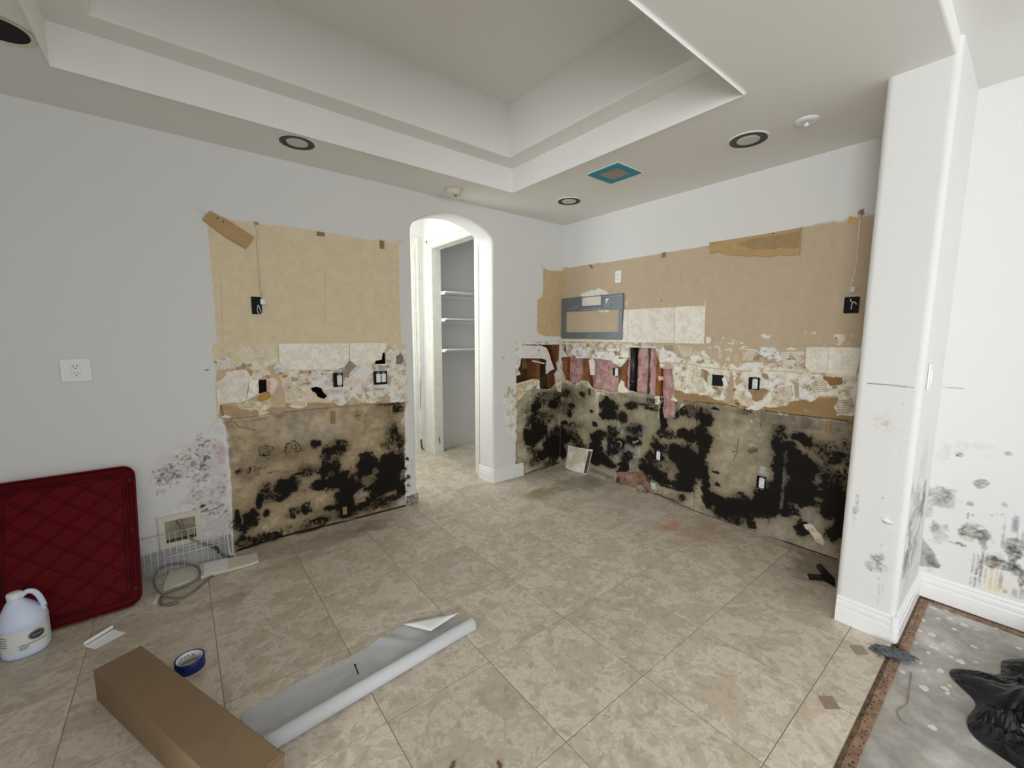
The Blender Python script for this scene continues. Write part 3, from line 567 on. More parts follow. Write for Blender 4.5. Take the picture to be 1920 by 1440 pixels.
# light clean areas + grey wash
B.B([(520, 640, 160, 160, .55), (540, 880, 150, 130, .5), (470, 800, 110, 160, .5)], (178, 156, 120)); B.B([(760, 1200, 160, 60, .5), (950, 1150, 100, 70, .5)], (178, 160, 134)); B.B([(900, 560, 300, 40, .5), (1180, 640, 60, 80, .35)], (128, 112, 94))
B.M([(330, 540, 60, 60, .85), (300, 620, 40, 60, .85), (230, 640, 60, 40, 1.0), (190, 635, 40, 30, .95), (320, 700, 50, 120, .95), (300, 820, 50, 90, 1.0), (160, 740, 60, 60, .95), (240, 780, 40, 90, .9), (230, 880, 60, 80, .9),
     (220, 940, 60, 70, 1.), (335, 940, 30, 130, .95), (400, 480, 30, 14, .8), (350, 1040, 30, 60, 1.), (400, 1030, 60, 40, 1.0), (440, 1090, 80, 50, .85), (530, 1080, 90, 60, 1.15), (590, 1130, 60, 50, 1.), (620, 1190, 40, 40, .95), (470, 1130, 100, 50, .7),
     (700, 1090, 100, 90, 1.0), (760, 1030, 80, 80, 1.1), (780, 960, 60, 60, 1.05), (680, 1010, 60, 60, .75), (800, 820, 60, 80, 1.05), (790, 880, 50, 80, 1.15), (850, 720, 60, 60, 1.), (870, 820, 80, 110, 1.25), (940, 840, 90, 80, 1.25), (930, 900, 80, 50, 1.1),
     (920, 1000, 110, 80, 1.25), (980, 1000, 60, 70, 1.1), (930, 660, 70, 40, .95), (890, 650, 40, 24, .8), (960, 690, 60, 30, .9), (800, 640, 50, 50, .62), (800, 600, 60, 30, .55), (780, 700, 40, 60, .9),
     (1100, 780, 90, 60, .6), (1080, 860, 100, 50, .55), (1120, 900, 100, 60, .6), (1150, 760, 50, 20, .9), (1100, 960, 110, 50, .7), (1130, 1080, 90, 90, 1.1), (1080, 1110, 60, 50, .9), (1160, 1180, 50, 120, .95), (1060, 1010, 80, 40, .7),
     (930, 1210, 60, 50, .95), (880, 1110, 60, 40, .7), (1120, 1250, 60, 60, .7), (830, 1100, 60, 60, .7), (1190, 700, 30, 60, .35), (1200, 860, 30, 200, .5), (1050, 720, 150, 60, .42), (700, 950, 50, 60, .5), (560, 1010, 40, 50, .55), (640, 1080, 60, 60, .7),
     (400, 870, 40, 12, .85), (410, 945, 30, 20, .8), (580, 895, 12, 9, .8), (650, 1060, 120, 40, .7), (760, 1100, 100, 70, .75), (590, 500, 60, 30, .5), (700, 520, 16, 60, .35), (1000, 1060, 100, 30, .7)])
B.X([(560, 940, 70, 60, .5), (1000, 600, 80, 26, .4), (800, 1180, 80, 50, .9), (960, 1120, 50, 40, .6), (825, 840, 14, 110, .7), (810, 990, 10, 120, .75), (295, 1000, 22, 70, .8), (620, 860, 90, 90, .8)])
B.Ln([(800, 680), (820, 740), (850, 745)], .004, (190, 180, 165)); B.Ln([(840, 700), (836, 780), (830, 820)], .004, (150, 138, 122)); B.Ln([(765, 790), (800, 790), (830, 830), (820, 880)], .004, (150, 138, 122)); B.Ln([(828, 840), (815, 1060)], .007, (136, 124, 110))
B.Ln([(540, 665), (530, 740), (510, 800)], .004, (88, 72, 54)); B.Ln([(500, 745), (530, 740)], .004, (88, 72, 54)); B.B([(620, 715, 26, 22, .8)], (206, 196, 180)); B.B([(625, 735, 30, 22, .7)], (90, 76, 60)); B.R([(624, 728, 30, 30, .4)])
B.Ln([(276, 460), (272, 700), (262, 900), (256, 1090)], .007, (176, 160, 138), .0015); B.Ln([(282, 460), (278, 700), (268, 900), (262, 1090)], .003, (70, 60, 50)); B.Ln([(680, 495), (678, 590)], .003, (100, 86, 70))
B.P([(285, 940), (300, 920), (315, 960), (320, 1040), (340, 1080), (290, 1060), (275, 1000)], (178, 162, 126), .008)
B.P([(940, 1190), (990, 1180), (1020, 1230), (1060, 1260), (1060, 1320), (1020, 1300), (990, 1250), (950, 1215)], (184, 172, 156), .008, .08, .004, clear=True); B.P([(990, 1120), (1020, 1130), (1000, 1190), (975, 1185)], (150, 130, 116), .01)
B.P([(1075, 575), (1110, 580), (1105, 640), (1070, 635)], (156, 126, 86), .003)
B.B([(690, 845, 30, 12, .8), (690, 870, 34, 16, .6), (620, 560, 5, 12, .8), (600, 595, 5, 6, .8), (664, 640, 7, 6, .8), (900, 965, 8, 26, .6), (295, 680, 18, 14, .8), (255, 740, 30, 10, .5), (1200, 745, 8, 8, .8)], (204, 196, 182)); B.B([(860, 1050, 60, 20, .35)], (180, 140, 120))
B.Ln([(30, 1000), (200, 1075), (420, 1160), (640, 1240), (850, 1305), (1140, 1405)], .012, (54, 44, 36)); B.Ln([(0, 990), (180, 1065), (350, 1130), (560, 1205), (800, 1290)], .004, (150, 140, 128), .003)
# corner to seam
B.tr = (940, 620, 4.235)
B.B([(600, 600, 160, 160, .4), (700, 760, 120, 140, .35), (1180, 700, 100, 100, .5), (1320, 760, 120, 60, .4), (1180, 860, 60, 100, .4)], (174, 160, 120)); B.B([(560, 480, 120, 60, .6), (1100, 560, 140, 60, .5)], (118, 110, 90))
B.M([(850, 610, 85, 75, 1.15), (860, 670, 80, 50, 1.1), (1030, 595, 55, 34, .85), (960, 680, 40, 50, .95), (740, 745, 26, 26, 1.2), (560, 600, 34, 22, .85), (545, 660, 34, 40, .8), (640, 500, 30, 30, .75), (700, 490, 16, 40, .6), (715, 640, 20, 20, .8),
     (500, 490, 60, 50, .55), (500, 600, 60, 80, .45), (600, 560, 80, 60, .35), (510, 730, 40, 30, .8), (470, 760, 30, 40, .7), (560, 840, 110, 70, .55), (500, 850, 50, 80, .8), (480, 940, 40, 90, .9), (620, 900, 60, 40, .7), (560, 750, 120, 60, .45),
     (760, 860, 70, 60, .85), (790, 820, 50, 50, .8), (880, 800, 60, 60, .75), (760, 960, 90, 80, .95), (800, 1030, 100, 60, 1.05), (740, 1010, 70, 60, 1.05), (870, 1060, 60, 50, .9), (880, 950, 60, 70, .8), (860, 880, 40, 60, .7), (940, 900, 50, 50, .9),
     (1090, 800, 60, 50, .7), (1050, 880, 90, 40, .9), (1030, 790, 60, 40, .55), (1080, 760, 60, 30, .6), (1000, 1010, 80, 60, .75), (980, 1080, 60, 50, 1.), (960, 1120, 50, 40, 1.), (1180, 620, 90, 22, .62), (1130, 590, 130, 20, .5), (1200, 560, 60, 40, .5),
     (1270, 620, 20, 120, .7), (1290, 740, 30, 60, .9), (1280, 820, 60, 50, .7), (1200, 880, 60, 60, .7), (1250, 920, 70, 50, .75), (1180, 1000, 60, 60, .7), (1160, 1100, 70, 60, .9), (1230, 1140, 80, 50, .95), (1120, 1060, 60, 60, .6), (1300, 1080, 90, 60, .6), (1160, 1180, 50, 30, .8), (1290, 1200, 100, 40, .8),
     (1430, 820, 50, 50, 1.1), (1500, 840, 50, 70, 1.1), (1350, 830, 60, 60, .55), (1400, 960, 60, 60, 1.05), (1470, 1000, 60, 60, 1.), (1370, 1000, 50, 50, .9), (1460, 1100, 70, 80, .95), (1480, 1200, 60, 70, 1.), (1400, 1230, 60, 50, .85), (1300, 940, 60, 60, .55), (1380, 660, 60, 40, .75), (1480, 640, 100, 60, .6), (1360, 600, 40, 40, .6), (1280, 600, 14, 60, .9), (1240, 1000, 60, 24, .9), (1440, 1330, 50, 40, .75), (1420, 1160, 60, 60, .7)])
B.X([(620, 640, 40, 60, .8), (760, 620, 18, 80, .95), (640, 800, 60, 40, .6), (1180, 740, 50, 60, .6), (1150, 860, 40, 80, .7), (1060, 1080, 34, 90, .7), (1320, 1080, 60, 40, .5), (820, 900, 24, 60, .8), (1340, 880, 40, 40, .5)])
B.P([(745, 500), (775, 500), (772, 640), (762, 690), (750, 660)], (186, 172, 140), .003, clear=True); B.B([(930, 760, 10, 40, .8), (945, 680, 8, 50, .6), (935, 800, 40, 14, .6)], (190, 182, 170)); B.P([(790, 870), (840, 880), (838, 950), (815, 950)], (158, 148, 138), .004, a=.7, clear=True)
B.B([(1060, 780, 80, 26, .5), (990, 970, 80, 50, .5), (1080, 950, 30, 50, .4)], (150, 144, 148)); B.Ln([(960, 740), (1060, 760), (1130, 780)], .004, (170, 164, 160))
B.Ln([(940, 950), (918, 1010), (912, 1090), (905, 1180)], .006, (160, 150, 138)); B.Ln([(1095, 920), (1092, 1000), (1030, 1010), (1020, 1130)], .006, (196, 184, 168))
B.P([(920, 1120), (1100, 1120), (1180, 1180), (1210, 1260), (1150, 1290), (1000, 1230), (905, 1210)], (132, 96, 74), .012, .16, 0, clear=True); B.B([(1000, 1150, 70, 30, .6)], (170, 130, 112)); B.B([(930, 1180, 20, 30, .7), (1120, 1250, 50, 24, .7), (1170, 1180, 30, 40, .7)], (50, 36, 28)); B.B([(1110, 1250, 40, 18, .5)], (210, 200, 188), .9)
B.P([(1190, 1215), (1260, 1240), (1380, 1265), (1510, 1290), (1510, 1400), (1400, 1360), (1280, 1310), (1180, 1270)], (168, 146, 112), .006, .08, 0, clear=True); B.P([(1185, 1210), (1225, 1205), (1220, 1255), (1195, 1262)], (214, 208, 198), .008)
B.M([(1440, 1330, 40, 40, .7), (1300, 1320, 200, 10, .5), (1300, 1235, 90, 12, .7)])
B.P([(715, 1090), (900, 1160), (895, 1200), (800, 1150), (700, 1110)], (96, 88, 80), .004, a=.6)
# corner upper strip + thinset round the openings
B.tr = (1080, 630, 8.471)
B.P([(-240, 95), (1250, 100), (1280, 200), (840, 180), (860, 340), (700, 480), (560, 430), (200, 380), (-100, 420), (-240, 420)], (176, 168, 150), .01, .14, .002)
B.P([(0, 190), (150, 165), (170, 340), (60, 350), (0, 330)], (214, 206, 206), .004, .04, .003); B.P([(-150, 180), (0, 190), (0, 340), (-60, 330), (-90, 250)], (212, 204, 204), .004, .04, .003)
B.P([(270, 350), (320, 255), (620, 255), (610, 380), (540, 378)], (214, 206, 203), .006, .05, .003); B.P([(470, 215), (640, 190), (840, 210), (850, 300), (800, 400), (720, 500), (600, 440), (560, 380), (620, 340), (640, 250)], (204, 197, 180), .014, .12, .004)
B.B([(660, 270, 40, 30, .7), (720, 350, 60, 12, .8), (640, 300, 20, 40, .6)], (110, 100, 86), .9); B.B([(265, 250, 24, 24, .8), (180, 160, 20, 40, .7)], (120, 112, 96)); B.B([(270, 130, 22, 14, .8), (460, 170, 8, 14, .8), (660, 160, 16, 20, .8)], (222, 216, 200), .8)
B.P([(0, 780), (100, 715), (180, 720), (240, 810), (230, 830), (160, 760), (60, 790)], (150, 142, 120), .014, .14, .006); B.Ln([(0, 775), (60, 740), (100, 712), (180, 722), (240, 812), (300, 850)], .012, (206, 198, 180), .005); B.Ln([(300, 850), (440, 860), (600, 905), (760, 900)], .006, (190, 176, 148), .004)
B.P([(300, 880), (440, 900), (590, 990), (520, 960), (340, 920)], (206, 196, 172), .012, .1); B.Ln([(960, 895), (1120, 930), (1250, 955)], .004, (120, 96, 66))
B.P([(1250, 960), (1390, 970), (1370, 1100), (1330, 1200), (1340, 1320), (1300, 1300), (1320, 1100), (1260, 1080)], (186, 180, 164), .012, .12, .005); B.P([(1345, 1080), (1390, 1060), (1400, 1320), (1480, 1440), (1360, 1440), (1340, 1300)], (60, 36, 30), .006, .2)
B.P([(1330, 440), (1410, 440), (1410, 490), (1330, 490)], (214, 208, 196), .01, .05, .004)
# thinset band (crop Rc)
B.tr = (1220, 620, 8.0)
B.P([(80, 280), (150, 290), (190, 230), (200, 270), (370, 340), (480, 440), (560, 440), (760, 500), (1100, 560), (1680, 560), (1680, 1120), (1540, 1170), (1440, 1130), (1250, 1050), (1230, 920), (1120, 940), (1130, 1020), (1020, 1050), (880, 980), (640, 950), (520, 940), (350, 860), (340, 560), (300, 480), (150, 470)], THIN, .014, .11, .003)
B.P([(80, 280), (200, 290), (370, 340), (470, 430), (480, 480), (160, 470), (130, 380)], (215, 208, 203), .006, .05, .004)
B.P([(590, 400), (620, 360), (760, 400), (760, 310), (800, 310), (890, 400), (920, 440), (1000, 480), (1050, 530), (900, 540), (640, 520)], (204, 198, 182), .01, .08, .003)
B.P([(1170, 530), (1190, 500), (1240, 495), (1285, 540), (1280, 570), (1170, 560)], (218, 214, 198), .003, .03, .003)
B.P([(1320, 500), (1440, 470), (1560, 480), (1680, 470), (1680, 600), (1330, 580)], (216, 208, 200), .012, .08, .003)
B.Ln([(480, 490), (700, 520), (1050, 555), (1300, 570)], .012, (196, 192, 166), .002); B.Ln([(300, 480), (600, 500), (760, 545), (1300, 600), (1680, 620)], .005, (160, 150, 128), .001)
B.P([(770, 570), (850, 600), (890, 650), (860, 690), (860, 830), (800, 720), (760, 690)], (138, 114, 84), .008, .06, 0); B.P([(1200, 600), (1250, 700), (1250, 860), (1240, 1100), (1180, 1120), (1130, 1080), (1150, 940), (1120, 900), (1170, 820)], (158, 142, 118), .008, .05, 0)
B.P([(1310, 660), (1390, 780), (1330, 800), (1290, 840), (1260, 760)], (160, 144, 120), .008, 0, 0); B.P([(920, 840), (1000, 850), (1040, 880), (960, 900)], (132, 112, 86), .006); B.P([(1230, 860), (1310, 855), (1270, 900), (1230, 910)], (126, 104, 78), .008)
B.P([(1450, 870), (1560, 920), (1640, 870), (1680, 880), (1680, 1040), (1600, 1070), (1550, 1050), (1500, 960)], (136, 112, 86), .01, .06, 0); B.P([(1250, 1050), (1280, 1020), (1330, 1070), (1330, 1130), (1270, 1110)], (96, 76, 54), .01, .1)
for i in range(11): B.Ln([(430+26*i, 225+3*i), (440+24*i, 310), (500+14*i, 380)], .0042, (222, 214, 192), .003) if i < 8 else None
for i in range(5): B.Ln([(650+24*i, 300+8*i), (640+24*i, 380)], .0045, (218, 208, 190), .003)
for i in range(8): B.Ln([(200+18*i, 225), (215+18*i, 270), (230+18*i, 300)], .0035, (104, 96, 82), .001)
for i in range(8): B.Ln([(1640-22*i, 340-8*i if i < 4 else 300), (1600-22*i, 300-4*i), (1540-22*i, 280)], .004, (224, 216, 204), .003)
for i in range(5): B.Ln([(1600-30*i, 440), (1570-30*i, 350+6*i), (1490-20*i, 290+14*i)], .0042, (222, 212, 200), .003)
for y in (340, 370, 400, 430): B.Ln([(1020, y-20), (1060, y-24)], .005, (222, 214, 196), .003); B.Ln([(1270, y+20), (1300, y+15)], .005, (222, 214, 196), .003); B.Ln([(1385, y), (1440, y-4)], .005, (222, 214, 196), .003)
for (a, b, c, d) in ((885, 255, 900, 260), (950, 245, 1010, 240), (1010, 240, 1040, 300), (1120, 285, 1210, 275), (1210, 275, 1200, 310), (1160, 400, 1140, 440), (1180, 400, 1170, 440), (1380, 240, 1440, 245), (1340, 260, 1380, 262), (1085, 100, 1090, 130), (1060, 160, 1050, 180), (1240, 140, 1240, 200), (1170, 190, 1230, 195), (1290, 175, 1380, 190), (1120, 500, 1100, 540), (1130, 560, 1150, 640)):
    B.Ln([(a, b), (c, d)], .010, (222, 216, 200), .003)
for i in range(10): B.Ln([(900+24*i, 1010-6*i), (940+20*i, 950-5*i), (1010+12*i, 880-2*i)], .0035, (150, 136, 112), .001) if i < 7 else None
for i in range(7): B.Ln([(640+24*i, 600), (650+22*i, 760), (720+16*i, 930)], .004, (168, 156, 134), .001)
for i in range(5): B.Ln([(380, 760-30*i), (440+10*i, 700-24*i)], .004, (170, 158, 136), .001)
for i in range(8): B.Ln([(1260, 960+16*i), (1400, 940+22*i), (1540, 1060+8*i)], .003, (176, 160, 138), .001)
B.P([(830, 90), (880, 80), (935, 120), (925, 160), (880, 192), (835, 185)], (222, 218, 208), .004, .03, .002)
B.B([(900, 640, 30, 14, .8), (400, 560, 40, 60, .6), (380, 800, 40, 30, .7), (660, 700, 20, 160, .5)], (222, 216, 208), .8); B.B([(440, 380, 40, 20, .4), (900, 430, 30, 20, .7), (600, 600, 30, 20, .5)], (130, 120, 104), .9)
B.P([(280, 1060), (345, 990), (410, 1040), (390, 1060)], (214, 206, 190), .006, .05, .006); B.P([(430, 1160), (470, 1095), (510, 1105), (470, 1150), (440, 1180)], (206, 200, 186), .006, .05, .004); B.B([(380, 1215, 30, 12, .8), (668, 1140, 7, 30, .8), (1515, 1360, 16, 30, .5)], (206, 198, 184), .9)
B.Ln([(690, 1055), (900, 1085), (1120, 1110), (1300, 1150)], .005, (84, 66, 48)); B.P([(1540, 1130), (1680, 1090), (1680, 1180), (1440, 1190), (1420, 1170)], (216, 206, 198), .012, .08, .004)
# thinset band (crop Rd)
B.tr = (1410, 620, 8.0)
B.P([(0, 560), (120, 540), (300, 470), (400, 520), (560, 560), (780, 560), (890, 640), (1110, 640), (1170, 640), (1600, 660), (1540, 1270), (1260, 1270), (1240, 1150), (1300, 1040), (1280, 990), (1130, 970), (1020, 980), (860, 1080), (740, 1030), (560, 1060), (520, 1120), (400, 1150), (150, 1150), (190, 1180), (60, 1180), (40, 1100), (180, 1000), (280, 900), (130, 850), (120, 700), (0, 700)], (206, 196, 180), .012, .1, .003)
B.P([(130, 720), (230, 740), (440, 720), (440, 820), (300, 920), (200, 860), (130, 860)], (222, 218, 212), .016, .05, .004); B.P([(690, 740), (880, 700), (900, 900), (920, 1040), (860, 1080), (680, 1010)], (216, 212, 204), .02, .04, .004)
B.P([(820, 245), (1640, 250), (1560, 820), (1200, 660), (880, 630), (805, 540)], (190, 180, 164), .004, .05)
B.P([(110, 290), (130, 250), (340, 260), (400, 330), (440, 420), (380, 460), (240, 420), (120, 360)], (222, 222, 218), .01, .05, .003)
for i in range(9): B.Ln([(130+26*i, 250), (140+26*i, 310)], .005, (226, 224, 218), .003)
for i in range(6): B.Ln([(440, 330+26*i), (600, 325+26*i), (770, 325+22*i)], .007, (224, 214, 206), .003)
B.P([(500, 272), (560, 262), (590, 245), (620, 265), (690, 275), (660, 285), (520, 290)], (224, 222, 216), .003, .03, .002)
B.P([(500, 410), (650, 412), (690, 440), (540, 440)], (140, 126, 106), .006); B.P([(500, 440), (700, 430), (790, 400), (790, 540), (660, 590), (520, 560), (300, 540), (420, 460)], (190, 178, 166), .014, .12, .002)
B.B([(140, 380, 50, 24, .85), (200, 410, 20, 20, .7), (60, 420, 50, 30, .7), (400, 520, 30, 14, .7), (460, 470, 50, 30, .5), (280, 470, 60, 10, .7), (650, 520, 30, 20, .6), (340, 430, 80, 10, .6), (230, 380, 20, 40, .4)], (118, 108, 94), .9)
for y in (455, 485): B.Ln([(545, y), (670, y-8)], .008, (220, 208, 190), .003)
B.B([(795, 545, 16, 10, 1)], (40, 36, 32)); B.Ln([(240, 600), (520, 610), (780, 640)], .005, (168, 156, 138), .001); B.Ln([(900, 635), (1120, 645)], .004, (140, 126, 106))
B.P([(140, 640), (190, 625), (240, 650), (250, 720), (220, 745), (160, 700)], (140, 122, 100), .008, .06, 0)
B.P([(1065, 690), (1120, 685), (1220, 705), (1250, 695), (1360, 710), (1370, 760), (1340, 810), (1170, 835), (1140, 770), (1080, 730)], (126, 98, 64), .006, .04, 0)
B.P([(0, 920), (130, 860), (265, 900), (180, 960), (160, 1040), (80, 1060), (0, 1040)], (138, 114, 88), .01, .05, 0)
for i in range(8): B.Ln([(330+36*i, 880-8*i), (370+34*i, 960), (270+40*i, 1100-4*i)], .0042, (150, 132, 110), .001)
for i in range(5): B.Ln([(560+28*i, 740-6*i), (640+14*i, 800), (650+14*i, 980)], .0042, (150, 134, 112), .001)
for i in range(6): B.Ln([(900+8*i, 800+26*i), (1000, 760+30*i), (1130, 790+24*i)], .004, (152, 134, 110), .001)
for r in (30, 60, 90): B.Ln([(1480+r*math.cos(t)*.9, 930+r*math.sin(t)) for t in np.linspace(1.2, 5.2, 9)], .004, (146, 128, 106), .001)
for i in range(8): B.Ln([(1270, 1040+28*i), (1400, 1050+26*i), (1510, 1030+26*i)], .005, (134, 114, 90), .001)
B.B([(375, 920, 20, 16, .7), (665, 985, 12, 16, .8), (970, 765, 20, 10, .6)], (100, 88, 74), .8); B.B([(800, 1198, 14, 6, .8), (430, 1245, 40, 12, .8), (520, 1262, 30, 14, .8), (400, 1220, 20, 10, .7)], (216, 206, 190), .9)
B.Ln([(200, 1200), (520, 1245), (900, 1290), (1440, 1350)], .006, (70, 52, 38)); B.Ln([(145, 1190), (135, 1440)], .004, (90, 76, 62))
B.P([(130, 68), (170, 60), (210, 64), (315, 65), (270, 100), (240, 128), (190, 128), (170, 95)], (220, 216, 202), .002, .03, .001); B.B([(212, 122, 12, 8, 1)], (40, 34, 30), .2)
B.P([(1215, 62), (1300, 58), (1400, 60), (1395, 150), (1350, 170), (1320, 220), (1270, 205), (1300, 150), (1230, 110)], (196, 186, 170), .01, .08, .001); B.B([(1262, 110, 16, 14, 1)], (50, 40, 34), .2)
B.B([(800, 32, 16, 12, .8), (935, 40, 34, 14, .8), (970, 10, 12, 6, .8), (1500, 80, 30, 20, .7), (1570, 75, 16, 12, .7), (1440, 200, 50, 14, .6), (1090, 222, 20, 6, .6), (1460, 170, 10, 20, .6)], (216, 200, 180), .9)
# openings
B.tr = (1080, 630, 8.471)
B.cut([(5, 352), (200, 352), (240, 352), (540, 382), (585, 430), (640, 440), (660, 485), (700, 490), (760, 440), (820, 350), (850, 330), (842, 180), (1262, 190), (1275, 240), (1335, 440), (1330, 500), (1420, 520), (1530, 520), (1560, 900), (1500, 1010), (1620, 1050), (1570, 1300), (1400, 1310), (1375, 1180), (1395, 990), (1340, 960), (1250, 950), (960, 895), (860, 870), (780, 880), (600, 905), (440, 860), (300, 850), (240, 810), (180, 722), (100, 712), (5, 772)], .004)
B.tr = (940, 630, 9.6)
B.cut([(1082, 378), (1100, 380), (1120, 160), (1160, 175), (1190, 370), (1350, 352), (1350, 800), (1330, 885), (1300, 880), (1200, 810), (1140, 780), (1100, 640), (1082, 640)], .004)
B.tr = (1080, 630, 8.471)
B.cut([(205, 385), (245, 348), (278, 372), (300, 420), (290, 620), (232, 615)], .003, False, (214, 206, 204))
B.cut([(665, 870), (670, 800), (715, 700), (765, 740), (765, 800), (835, 865), (835, 885), (700, 900)], .004, False, (206, 198, 180))
B.cut([(1300, 640), (1370, 650), (1372, 700), (1320, 710)], .01, False, (206, 160, 160))
B.tr = (940, 630, 9.6); B.cut([(1060, 270), (1130, 270), (1190, 372), (1080, 374)], .003, False, (214, 206, 204))
B.tr = (0, 0, 1)
B.finish()
# ------------------------------------------------------------------ arch piece of the back wall and wall bodies
WT = .235
def arch_parts(zc=2.56):
    """front face above the arch, bullnose sweep round the opening and the reveal"""
    xs0, xs1 = AX0, AX1; zs = 2.30; rise = .145; W = (xs1-xs0)/2; cx = (xs0+xs1)/2
    R = (W*W+rise*rise)/(2*rise); cz = zs+rise-R; a = math.asin(W/R)
    path = [(xs0, z) for z in np.linspace(0, zs-.06, 30)]
    arc = [(cx+R*math.sin(t), cz+R*math.cos(t)) for t in np.linspace(-a, a, 41)]
    # soften the springing
    path += [(xs0+.002, zs-.03), (xs0+.012, zs+.004)]+arc[2:-2]+[(xs1-.012, zs+.004), (xs1-.002, zs-.03)]
    path += [(xs1, z) for z in np.linspace(zs-.06, 0, 30)]
    P = np.array(path); T = np.gradient(P, axis=0); T /= np.linalg.norm(T, axis=1)[:, None]
    Nn = np.stack([-T[:, 1], T[:, 0]], 1)       # points out of the opening (left of travel)
    r = ARB; sec = []
    for k in range(7):
        t = k/6*math.pi/2; sec.append((r*(1-math.sin(t)), r*(1-math.cos(t))))
    sec += [(0, .08), (0, WT-.08)]
    for k in range(7):
        t = math.pi/2-k/6*math.pi/2; sec.append((r*(1-math.sin(t)), WT-r*(1-math.cos(t))))
    V = []; n = len(P); m = len(sec)
    for i in range(n):
        for (o, y) in sec: q = P[i]+Nn[i]*o; V.append((q[0], y, q[1]))
    F = []
    for i in range(n-1):
        for k in range(m-1): F.append((i*m+k, i*m+k+1, (i+1)*m+k+1, (i+1)*m+k))
    # spandrel on both faces
    for side, k0, y in ((0, 0, 0), (1, m-1, WT)):
        base = len(V); idx = [i for i in range(n) if 30 <= i < n-30]; idx = [29]+idx+[n-30]
        for i in idx: V.append((V[i*m+k0][0], y, zc))
        for j in range(len(idx)-1):
            f = (idx[j]*m+k0, idx[j+1]*m+k0, base+j+1, base+j); F.append(f if side == 0 else f[::-1])
    V = np.array(V, float); V[:30*m:, 0] = V[:30*m, 0]
    C = np.tile(PAINT, (len(V), 1)); return V, np.array(F), C
parts = [A.geom(), arch_parts(), D.geom()]
# hall side face of the wall
def quad(p): return np.array(p, float), np.array([[0, 1, 2, 3]]), np.tile(PAINT, (4, 1))
parts += [quad([(AX0-ARB, WT, 0), (-4.2, WT, 0), (-4.2, WT, 2.56), (AX0-ARB, WT, 2.56)]), quad([(-.88, WT, 0), (AX1+ARB, WT, 0), (AX1+ARB, WT, 2.56), (-.88, WT, 2.56)])]
wall_back = link('wall_back', grid_mesh('wall_back', parts), m_wall, kind='structure')
wall_right = link('wall_right', grid_mesh('wall_right', [B.geom()]), m_wall, kind='structure')

# cavities behind the openings: studs, boards, insulation
def uu(x, y, ax, v): p = hit(x, y, ax, v); return float(p[1-ax]), float(p[2])
MB().box((-3.05, .12, .7), (-1.76, .135, 1.45)).build('backing_panel', m_dark, wall_back)  # near-black panel: the darkness of the wall void is put into its colour
MB().box((AX1+.03, .20, .6), (.0, .212, 1.42)).build('backing_panel', m_backing, wall_back, label='brown paper face of the drywall behind the studs')
for px0, px1 in ((1001, 1008), (1040, 1052)):
    a = uu(px0, 690, 1, .06)[0]; b = uu(px1, 690, 1, .06)[0]
    MB().box((a, .02, .6), (min(b, -.016), .195, 1.42)).bevel(.002, 1).build('wall_stud', m_stud, wall_back)
MB().box((AX1+.03, .015, 1.36), (-.02, .19, 1.40)).build('blocking', m_stud, wall_back)
a = uu(985, 690, 1, .19); MB().box((a[0]-.06, .17, 1.08), (a[0]+.045, .199, 1.24)).bevel(.003, 1).build('wood_block', m_wood, wall_back)
MB().box((.105, -1.1, .5), (.12, .0, 1.42)).build('backing_panel', m_backing, wall_right)
MB().box((.10, -2.6, .5), (.12, -1.1, 1.42)).build('backing_panel', m_dark, wall_right)  # near-black too, cavity shade carried by the panel colour
studs = [(1095, 1107), (1163, 1177), (1232, 1241), (1053, 1064)]
for p0, p1 in studs:
    a = uu(p0, 700, 0, .03)[0]; b = uu(p1, 700, 0, .03)[0]
    MB().box((.014, b, .5), (.103, a, 1.42)).bevel(.002, 1).build('wall_stud', m_stud, wall_right)
def batt(p0, p1, z0, z1, seed, depth=.018):
    a = uu(p0, 700, 0, .03)[0]; b = uu(p1, 700, 0, .03)[0]; r = np.random.default_rng(seed); nu, nz = 16, 44; bm = bmesh.new(); rows = []
    for j in range(nz+1):
        row = []
        for i in range(nu+1):
            s = i/nu; t = j/nz; e = min(s, 1-s)*6; e = min(1, e); y = a+(b-a)*s; z = z0+(z1-z0)*t
            q = mnoise.noise(Vector((y*22, z*14, seed)))*.016+mnoise.noise(Vector((y*70, z*50, seed)))*.006
            row.append(bm.verts.new((depth+.03*(1-e)**2+.012+q, y, z)))
        rows.append(row)
    for j in range(nz):
        for i in range(nu): bm.faces.new((rows[j][i], rows[j][i+1], rows[j+1][i+1], rows[j+1][i]))
    bmesh.ops.solidify(bm, geom=bm.faces, thickness=.03); bmesh.ops.recalc_face_normals(bm, faces=bm.faces)
    me = bpy.data.meshes.new('batt'); bm.to_mesh(me); bm.free(); return link('insulation_batt', me, m_pink, wall_right, True)
batt(1065, 1095, .8, 1.41, 3); batt(1108, 1163, .8, 1.41, 5); batt(1193, 1216, .8, 1.41, 7); batt(1217, 1233, .8, 1.41, 9, .014); batt(1242, 1272, .55, 1.41, 11, .008); batt(1174, 1182, .8, 1.41, 13)
def pipe(px, r, z0, z1, x, mt, name, label):
    y = uu(px, 700, 0, x)[0]; return tag(MB().tube([(x, y, z0), (x, y, z1)], r, 20).build(name, mt, None, True), label, 'pipe')
p = pipe(1187, .026, .86, 1.42, .045, m_abs, 'drain_pipe', 'thick black vertical drain pipe inside the opened right wall'); y = p.data.vertices[0].co.y
yp = uu(1187, 700, 0, .045)[0]
MB().lathe([(.0, .0), (.031, .0), (.031, .05), (.0, .05)], 20).xf(Matrix.Translation((.045, yp, .985))).build('pipe_coupling', m_abs, p, True)
p = pipe(1217, .008, .86, 1.42, .030, m_copper, 'vent_conduit', 'thin dark vertical conduit between pink insulation batts')
yp = uu(1217, 700, 0, .03)[0]
